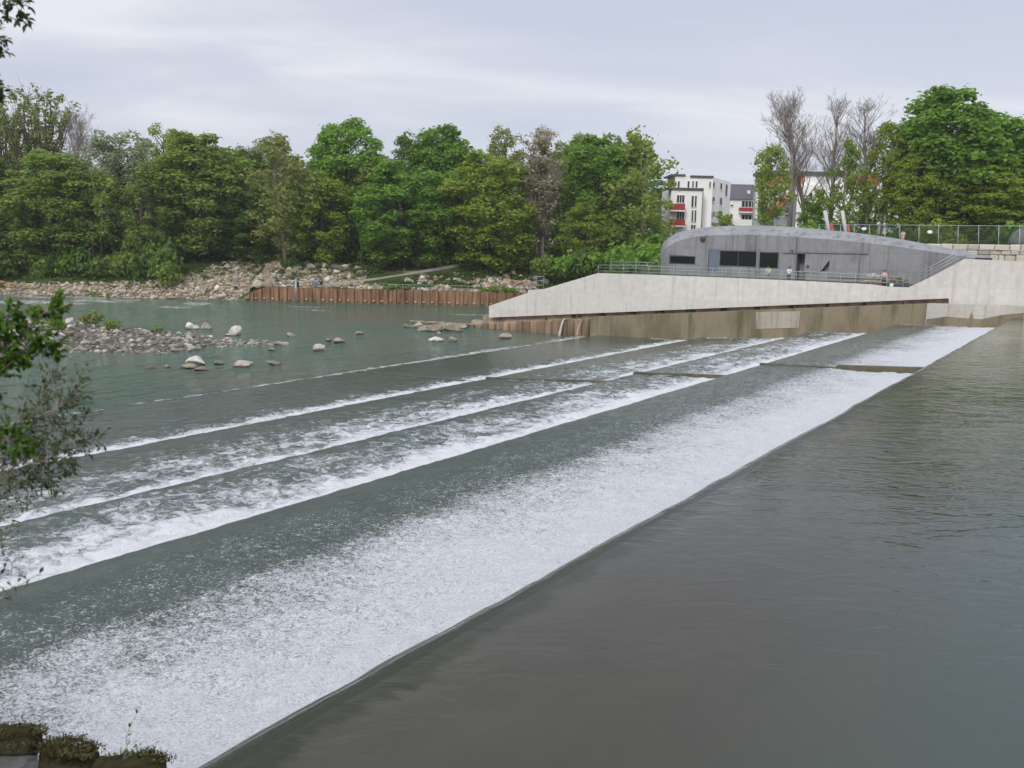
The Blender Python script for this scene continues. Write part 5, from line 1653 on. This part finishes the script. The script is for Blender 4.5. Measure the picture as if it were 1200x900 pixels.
def blades(spots, nper, lmin, lmax, seed):
    rg = np.random.default_rng(seed); V = []
    for p in spots:
        for _ in range(nper):
            b_ = np.array(p) + np.array([rg.normal(0, .07), rg.normal(0, .05), 0])
            L_ = rg.uniform(lmin, lmax); an = rg.uniform(0, 6.28)
            d = np.array([rg.normal(0, .45), rg.normal(0, .45), 1.0]); d /= np.linalg.norm(d)
            w_ = np.array([math.cos(an), math.sin(an), 0]) * .0045
            m_ = b_ + d * L_ * .55; t_ = b_ + d * L_ + np.array([d[0], d[1], -.25]) * L_ * .35
            V += [b_ - w_, b_ + w_, m_ + w_ * .8, m_ - w_ * .8, m_ - w_ * .8, m_ + w_ * .8, t_ + w_ * .1, t_ - w_ * .1]
    V = np.array(V)
    return mesh_np(V, np.arange(len(V)).reshape(-1, 4))
gsp = [on_z(px, py + 3, .84) for px, py in ((5, 852), (22, 850), (38, 853), (60, 868), (72, 867), (88, 868), (102, 874), (150, 886), (165, 884), (180, 884), (188, 888), (172, 890), (60, 878), (15, 862), (128, 890), (95, 874))]
tag(link_mesh('grass_tufts', blades(gsp, 70, .03, .10, 5), M['dry_moss']), 'short grass growing on the near stones', 'grass', kind='stuff')
# tufts of grass + small plant on the stones
c, r, n = [], [], []
for px, py in ((10, 850), (30, 849), (45, 852), (60, 868), (75, 866), (90, 864), (105, 872), (150, 884), (175, 880), (185, 886), (170, 884), (20, 870), (80, 880), (100, 880)):
    p = on_z(px, py + 4, .86)
    c.append(p[:]); r.append((.12, .10, .05)); n.append(130)
V, Q = leaf_cloud(c, r, n, .034, .6, -.9, 79, .2)
tag(link_mesh('moss', mesh_np(V, Q), M['dry_moss']), 'brown moss and grass blades on the near stones', 'moss', kind='stuff')

def leaf_shape(bm, p, d, nrm, L_, wd, curl=.15):
    d = d.normalized(); sdv = d.cross(nrm)
    if sdv.length < 1e-4: sdv = d.orthogonal()
    sdv.normalize(); nn = sdv.cross(d)
    prev = None
    mid = []; lf = []; rg = []
    for f, k in ((0, .02), (.3, .85), (.6, .9), (1, .02)):
        c_ = p + d * L_ * f - nn * curl * L_ * f * f
        mid.append(bm.verts.new(c_)); lf.append(bm.verts.new(c_ + sdv * wd * k * .5 + nn * wd * .12 * k)); rg.append(bm.verts.new(c_ - sdv * wd * k * .5 + nn * wd * .12 * k))
    for i in range(3):
        bm.faces.new((mid[i], lf[i], lf[i + 1], mid[i + 1])); bm.faces.new((rg[i], mid[i], mid[i + 1], rg[i + 1]))

def px3(px, py, Yd): return on_y(px, py, Yd)
def near_plant(name, label, branches, leafmat, barkmat, nleaf, L_, wd, spread, r0, cat='shrub', trunk=None, seed=0, sub=3):
    """branches: list of (list of (px,py,Y)); leaves scattered along side twigs"""
    rnd = random.Random(seed)
    root = tag(empty(name, (0, 0, 0)), label, cat)
    bt = bmesh.new(); bl = bmesh.new()
    for br in branches:
        pts0 = [px3(*q) for q in br]
        pts = []
        for i in range(len(pts0) - 1):
            for k in range(4):
                pts.append(pts0[i].lerp(pts0[i + 1], k / 4) + Vector((rnd.gauss(0, .008), rnd.gauss(0, .008), rnd.gauss(0, .008))))
        pts.append(pts0[-1])
        m = len(pts)
        tube(bt, pts, [r0 * (1 - .75 * i / m) for i in range(m)], 5)
        for i in range(2, m):
            for q in range(sub):
                f = i / m
                dirv = (pts[i] - pts[i - 1]).normalized()
                sidev = Vector((rnd.gauss(0, 1), rnd.gauss(0, 1), rnd.gauss(0, 1)))
                tw = (dirv * .7 + sidev.normalized() * .8 + Vector((0, 0, .1))).normalized()
                ln = spread * rnd.uniform(.4, 1.1) * (1.2 - .6 * f)
                e_ = pts[i] + tw * ln
                md_ = pts[i].lerp(e_, .5) + Vector((0, 0, .04 * ln))
                tube(bt, [pts[i], md_, e_], [r0 * .28, r0 * .2, r0 * .1], 3, False)
                for h_ in range(nleaf):
                    g = rnd.uniform(.25, 1.0)
                    pp = pts[i].lerp(e_, g)
                    dv = (tw + Vector((rnd.gauss(0, .6), rnd.gauss(0, .6), rnd.gauss(-.15, .5)))).normalized()
                    nv = Vector((rnd.gauss(0, .5), rnd.gauss(-.3, .5), 1)).normalized()
                    s_ = rnd.uniform(.6, 1.2)
                    leaf_shape(bl, pp, dv, nv, L_ * s_, wd * s_)
    if trunk:
        tube(bt, trunk, [.09, .07, .05, .03][:len(trunk)], 7)
    obj('branches', bt, barkmat, root, True)
    obj('leaves', bl, leafmat, root)
    return root
Yn = 3.6
near_plant('maple_branch', 'bright green leafy branch reaching in from the left edge over the river',
           [[(-90, 520, Yn), (-30, 470, Yn), (10, 425, Yn), (48, 392, Yn - .05)], [(-60, 490, Yn), (-10, 440, Yn + .1), (30, 415, Yn), (62, 412, Yn)],
            [(-40, 440, Yn), (10, 405, Yn), (50, 370, Yn), (66, 362, Yn)], [(-90, 560, Yn), (-30, 525, Yn), (12, 515, Yn), (28, 522, Yn)], [(-60, 420, Yn), (-20, 400, Yn), (5, 378, Yn), (12, 372, Yn)]],
           M['near_leaf'], M['bark_twig'], 12, .024, .014, .10, .006, 'branch', seed=3, sub=5)
near_plant('twiggy_shrub', 'twiggy brown green shrub with narrow leaves at the left edge over the water',
           [[(-60, 640, 4.2), (-10, 560, 4.2), (40, 500, 4.2), (92, 448, 4.2)], [(-60, 620, 4.2), (0, 565, 4.1), (60, 530, 4.1), (108, 518, 4.1)],
            [(-60, 560, 4.3), (0, 520, 4.3), (45, 470, 4.3), (58, 440, 4.3)], [(-60, 600, 4.2), (-5, 540, 4.2), (50, 510, 4.2), (98, 492, 4.2)], [(-50, 540, 4.1), (10, 500, 4.1), (60, 480, 4.1), (85, 470, 4.1)],
            [(-40, 620, 4.2), (10, 575, 4.2), (35, 560, 4.2), (60, 560, 4.2)], [(-40, 580, 4.2), (20, 545, 4.2), (52, 530, 4.2), (78, 540, 4.2)]],
           M['near_dark'], M['bark_twig'], 6, .026, .010, .15, .005, 'shrub', seed=5, sub=7)
near_plant('twig', 'thin twigs with few leaves at the lower left edge above the foam',
           [[(-50, 720, 4.0), (-10, 690, 4.0), (10, 668, 4.0), (22, 655, 4.0)], [(-40, 660, 4.0), (-10, 640, 4.0), (5, 630, 4.0), (12, 622, 4.0)], [(-60, 720, 4), (-10, 706, 4), (15, 690, 4), (40, 676, 4)]],
           M['near_dark'], M['bark_twig'], 1, .03, .014, .05, .005, 'branch', seed=8, sub=2)
near_plant('overhanging_branch', 'dark leaves of a branch hanging into the top left corner',
           [[(-60, -40, 5.0), (-20, 5, 5.0), (8, 18, 5.0), (28, 26, 5.0)], [(-40, -40, 5.0), (0, -10, 5.0), (18, 4, 5.0), (30, 6, 5.0)], [(-50, 0, 5.0), (-20, 30, 5.0), (0, 44, 5.0), (4, 62, 5.0)], [(-40, 60, 5), (-20, 85, 5), (-4, 100, 5), (2, 108, 5)]],
           M['near_dark'], M['bark_twig'], 3, .040, .022, .055, .006, 'branch', seed=9, sub=3)
near_plant('weed', 'small thin weed growing up from the mossy stones before the foam',
           [[(146, 892, 8.4), (147, 875, 8.4), (150, 858, 8.4), (160, 838, 8.4)], [(146, 890, 8.4), (155, 878, 8.4), (165, 874, 8.4), (180, 872, 8.4)]],
           M['near_leaf'], M['bark_twig'], 1, .045, .03, .03, .004, 'plant', seed=11, sub=1)

# ------------------------------------------------------------------ people
M['skin'] = simple('skin', (.45, .28, .2), .6, .05)
M['hair'] = simple('dark_hair', (.04, .03, .025), .7, .1)
def cloth(nm, c): return simple(nm, c, .85, .1, 5)
CL = {'blue': cloth('blue_cloth', (.13, .27, .55)), 'dark': cloth('dark_cloth', (.025, .025, .03)), 'pink': cloth('pink_cloth', (.62, .38, .45)), 'jeans': cloth('jeans', (.06, .08, .15)),
      'yellow': cloth('pale_yellow_cloth', (.68, .64, .38)), 'white': cloth('white_cloth', (.72, .72, .7)), 'beige': cloth('beige_cloth', (.5, .44, .36)), 'grey': cloth('grey_cloth', (.22, .22, .24))}
def skin_mesh(verts, edges, radii, name):
    me = bpy.data.meshes.new(name)
    me.from_pydata(verts, edges, [])
    o = bpy.data.objects.new(name, me); COL.objects.link(o)
    md = o.modifiers.new('s', 'SKIN'); md.use_smooth_shade = True
    for i, r in enumerate(radii):
        v = me.skin_vertices[0].data[i]; v.radius = (r, r); v.use_root = (i == 0)
    o.modifiers.new('u', 'SUBSURF').levels = 1
    bpy.context.view_layer.update()
    m2 = bpy.data.meshes.new_from_object(o.evaluated_get(bpy.context.evaluated_depsgraph_get()))
    bpy.data.objects.remove(o, do_unlink=True)
    return m2
def person(loc, rz, shirt, trousers, label, pose='stand', lean=0.0, sc=1.0):
    if pose == 'stand':
        hip = .92; J = {'pel': (0, 0, hip), 'ch': (0, -lean * .5, 1.32), 'nk': (0, -lean * .75, 1.48), 'hd': (0, -lean * .85 - .02, 1.60), 'tp': (0, -lean * .85, 1.72)}
        for s_, n_ in ((-1, 'l'), (1, 'r')):
            J['sh' + n_] = (.19 * s_, -lean * .65, 1.40); J['el' + n_] = (.25 * s_, -lean * .6 - .06, 1.13); J['wr' + n_] = (.22 * s_, -lean - .22, .98 if lean else .9); J['hn' + n_] = (.21 * s_, -lean - .28, .95 if lean else .82)
            J['hp' + n_] = (.10 * s_, 0, hip - .06); J['kn' + n_] = (.11 * s_, -.03, .49); J['an' + n_] = (.11 * s_, .02, .08); J['to' + n_] = (.12 * s_, -.15, .03)
    else:
        J = {'pel': (0, 0, .14), 'ch': (0, -.06, .52), 'nk': (0, -.09, .68), 'hd': (0, -.13, .80), 'tp': (0, -.12, .92)}
        for s_, n_ in ((-1, 'l'), (1, 'r')):
            J['sh' + n_] = (.19 * s_, -.08, .60); J['el' + n_] = (.27 * s_, -.22, .40); J['wr' + n_] = (.20 * s_, -.40, .46); J['hn' + n_] = (.17 * s_, -.46, .46)
            J['hp' + n_] = (.11 * s_, -.05, .12); J['kn' + n_] = (.16 * s_, -.46, .42); J['an' + n_] = (.14 * s_, -.62, .06); J['to' + n_] = (.14 * s_, -.78, .02)
    R = {'pel': .13, 'ch': .15, 'nk': .055, 'hd': .095, 'tp': .07, 'sh': .07, 'el': .045, 'wr': .032, 'hn': .04, 'hp': .10, 'kn': .062, 'an': .045, 'to': .04}
    def rr(k): return R[k] if k in R else R[k[:2]]
    E_ = [('pel', 'ch'), ('ch', 'nk'), ('nk', 'hd'), ('hd', 'tp')]
    for n_ in 'lr': E_ += [('ch', 'sh' + n_), ('sh' + n_, 'el' + n_), ('el' + n_, 'wr' + n_), ('wr' + n_, 'hn' + n_), ('pel', 'hp' + n_), ('hp' + n_, 'kn' + n_), ('kn' + n_, 'an' + n_), ('an' + n_, 'to' + n_)]
    def sub(keys, grow, nm):
        ks = [k for k in J if k in keys]; ks.sort(key=lambda k: 0 if k in ('pel',) else 1)
        return skin_mesh([J[k] for k in ks], [(ks.index(a), ks.index(b)) for a, b in E_ if a in ks and b in ks], [rr(k) * .92 + grow for k in ks], nm)
    root = tag(empty('person', loc, rz), label, 'person')
    root.scale = (sc,) * 3
    link_mesh('body', sub(list(J), 0, 'body'), M['skin'], root)
    link_mesh('shirt', sub(['pel', 'ch', 'shl', 'shr', 'ell', 'elr'], .02, 'shirt'), CL[shirt], root)
    link_mesh('trousers', sub(['pel', 'hpl', 'hpr', 'knl', 'knr', 'anl', 'anr'], .016, 'trousers'), CL[trousers], root)
    bm = bmesh.new(); bmesh.ops.create_icosphere(bm, subdivisions=2, radius=.115)
    h_ = Vector(J['hd'])
    for v in bm.verts: v.co = Vector((v.co.x * .92, v.co.y, v.co.z)) + h_ + Vector((0, .03, .055))
    obj('hair', bm, M['hair'], root, True)
    return root
def on_bank(px, Yd): 
    p = on_y(px, 330, Yd); return Vector((p.x, Yd, H(p.x, Yd) + .25))
person(on_bank(370.5, Y_SHORE + 2.6), 0, 'blue', 'blue', 'person in light blue sitting on the rubble above the sheet piles', 'sit', sc=1.25)
person(on_bank(376, Y_SHORE + 2.8), .3, 'dark', 'dark', 'person in dark clothes sitting right beside the one in light blue', 'sit', sc=1.2)
person(on_bank(277, Y_SHORE + 3.2), -.2, 'pink', 'dark', 'person in pink top and dark trousers sitting on the rubble slope', 'sit')
p = on_bank(348.5, Y_SHORE + 1.6)
bm = bmesh.new(); box(bm, -.28, .28, -.2, .2, -.2, .75, .1); box(bm, -.2, .2, -.3, -.2, -.05, .4, .05); tube(bm, [Vector((-.1, 0, .74)), Vector((-.08, 0, .86)), Vector((.08, 0, .86)), Vector((.1, 0, .74))], .02, 5)
o = obj('backpack', bm, CL['dark']); o.location = p; tag(o, 'black backpack standing by the top of the sheet piles near the pole', 'bag')

RZ_W = WANG - PI / 2
def on_ter(px, off):
    t = pz(px, 330, S_WHITE + off)[0]
    return W(S_WHITE + off, t, ZTER)
person(on_ter(900, .95), RZ_W, 'yellow', 'grey', 'person in pale yellow top leaning on the terrace railing below the windows', 'stand', .22)
person(on_ter(924, .95), RZ_W + .5, 'white', 'jeans', 'person in white top and blue jeans standing at the terrace railing', 'stand', .05)
person(on_ter(1036, 1.3), RZ_W, 'pink', 'dark', 'person in pink top standing behind the terrace railing next to the flowers', 'stand')
p = on_y(1057.5, 286, 126); p.z = H(p.x, p.y)
person(W(S_F - 1.0, pz(1057.5, 285, S_F - 1)[0], pz(1057.5, 286.5, S_F - 1)[1]), RZ_W, 'beige', 'beige', 'person in beige standing before the netted fence above the grey roof', 'stand', sc=.95)
# flower trough and plants at the railing
fp = on_ter(1025, 1.0)
tr = tag(empty('flower_trough', fp, RZ_W), 'wooden trough of white and pink flowers on the terrace', 'planter')
bm = bmesh.new(); box(bm, -.75, .75, -.3, .3, 0.05, .55, .03); obj('trough', bm, simple('reddish_wood', (.16, .07, .05), .8), tr)
bm = bmesh.new(); box(bm, -.95, .7, -.34, .34, .56, .62, .02); obj('rim', bm, simple('pale_green_board', (.55, .62, .42), .7), tr)
link_mesh('leaves', mesh_np(*leaf_cloud([(-.4, 0, .75), (.1, 0, .75), (.45, 0, .7)], [(.4, .3, .2)] * 3, [60] * 3, .14, .4, 0, 5, .3)), M['maple'], tr)
link_mesh('flowers', mesh_np(*leaf_cloud([(-.45, 0, 1.05), (-.1, 0, 1.1), (.25, 0, 1.0)], [(.3, .28, .22)] * 3, [70, 80, 60], .13, .4, 0, 6, .5)), M['petal'], tr)
p = on_ter(1053, 1.2)
pl = tag(empty('potted_bush', p, RZ_W), 'low green bush in a dark trough at the right end of the terrace', 'planter')
bm = bmesh.new(); box(bm, -1.1, 1.1, -.3, .3, 0.02, .5, .03); obj('trough', bm, M['dark_metal'], pl)
link_mesh('leaves', mesh_np(*leaf_cloud([(-.5, 0, .65), (0, 0, .75), (.4, 0, .7)], [(.45, .3, .3)] * 3, [70] * 3, .16, .4, 0, 7, .3)), M['olive'], pl)
p = on_ter(1043.5, 1.2)
bm = bmesh.new(); box(bm, -.08, .08, -.06, .06, 0, 1.15, .01); box(bm, -.22, .22, -.05, .05, .75, .9, .01)
o = obj('wooden_post', bm, simple('brown_wood', (.25, .16, .1), .85)); o.location = p; o.rotation_euler = (0, 0, RZ_W); tag(o, 'short brown wooden post between the person in pink and the green bush', 'post')
p = on_ter(1045, .8)
bm = bmesh.new(); bmesh.ops.create_icosphere(bm, subdivisions=2, radius=.22)
for v in bm.verts: v.co.z = v.co.z * 1.1 + .2; v.co *= 1 + .15 * mnoise.noise(v.co * 5)
o = obj('white_bag', bm, CL['white'], None, True); o.location = p; tag(o, 'small white sack lying at the foot of the wooden post', 'bag')
# white box beside the person in beige
t, z = pz(1047.5, 281.5, S_F - 1); bm = bmesh.new(); box(bm, -.3, .3, -.2, .2, 0, .5, .05)
o = obj('white_box', bm, M['white_paint']); o.location = W(S_F - 1, t, z - .3); o.rotation_euler = (0, 0, RZ_W); tag(o, 'white box left of the person in beige above the grey roof', 'box')

# ------------------------------------------------------------------ thin spring haze over the river
hm = bpy.data.materials.new('haze'); hm.use_nodes = True
hn = hm.node_tree.nodes; hn.remove(hn['Principled BSDF'])
pv = hn.new('ShaderNodeVolumePrincipled')
pv.inputs['Color'].default_value = (0.93, 0.95, 1.0, 1); pv.inputs['Density'].default_value = 0.00016
hm.node_tree.links.new(pv.outputs[0], hn['Material Output'].inputs['Volume'])
bm = bmesh.new(); box(bm, -3700, 3700, -2700, 5200, -9.6, 46)
tag(obj('haze', bm, hm), 'thin pale haze in the air', 'haze', kind='stuff')
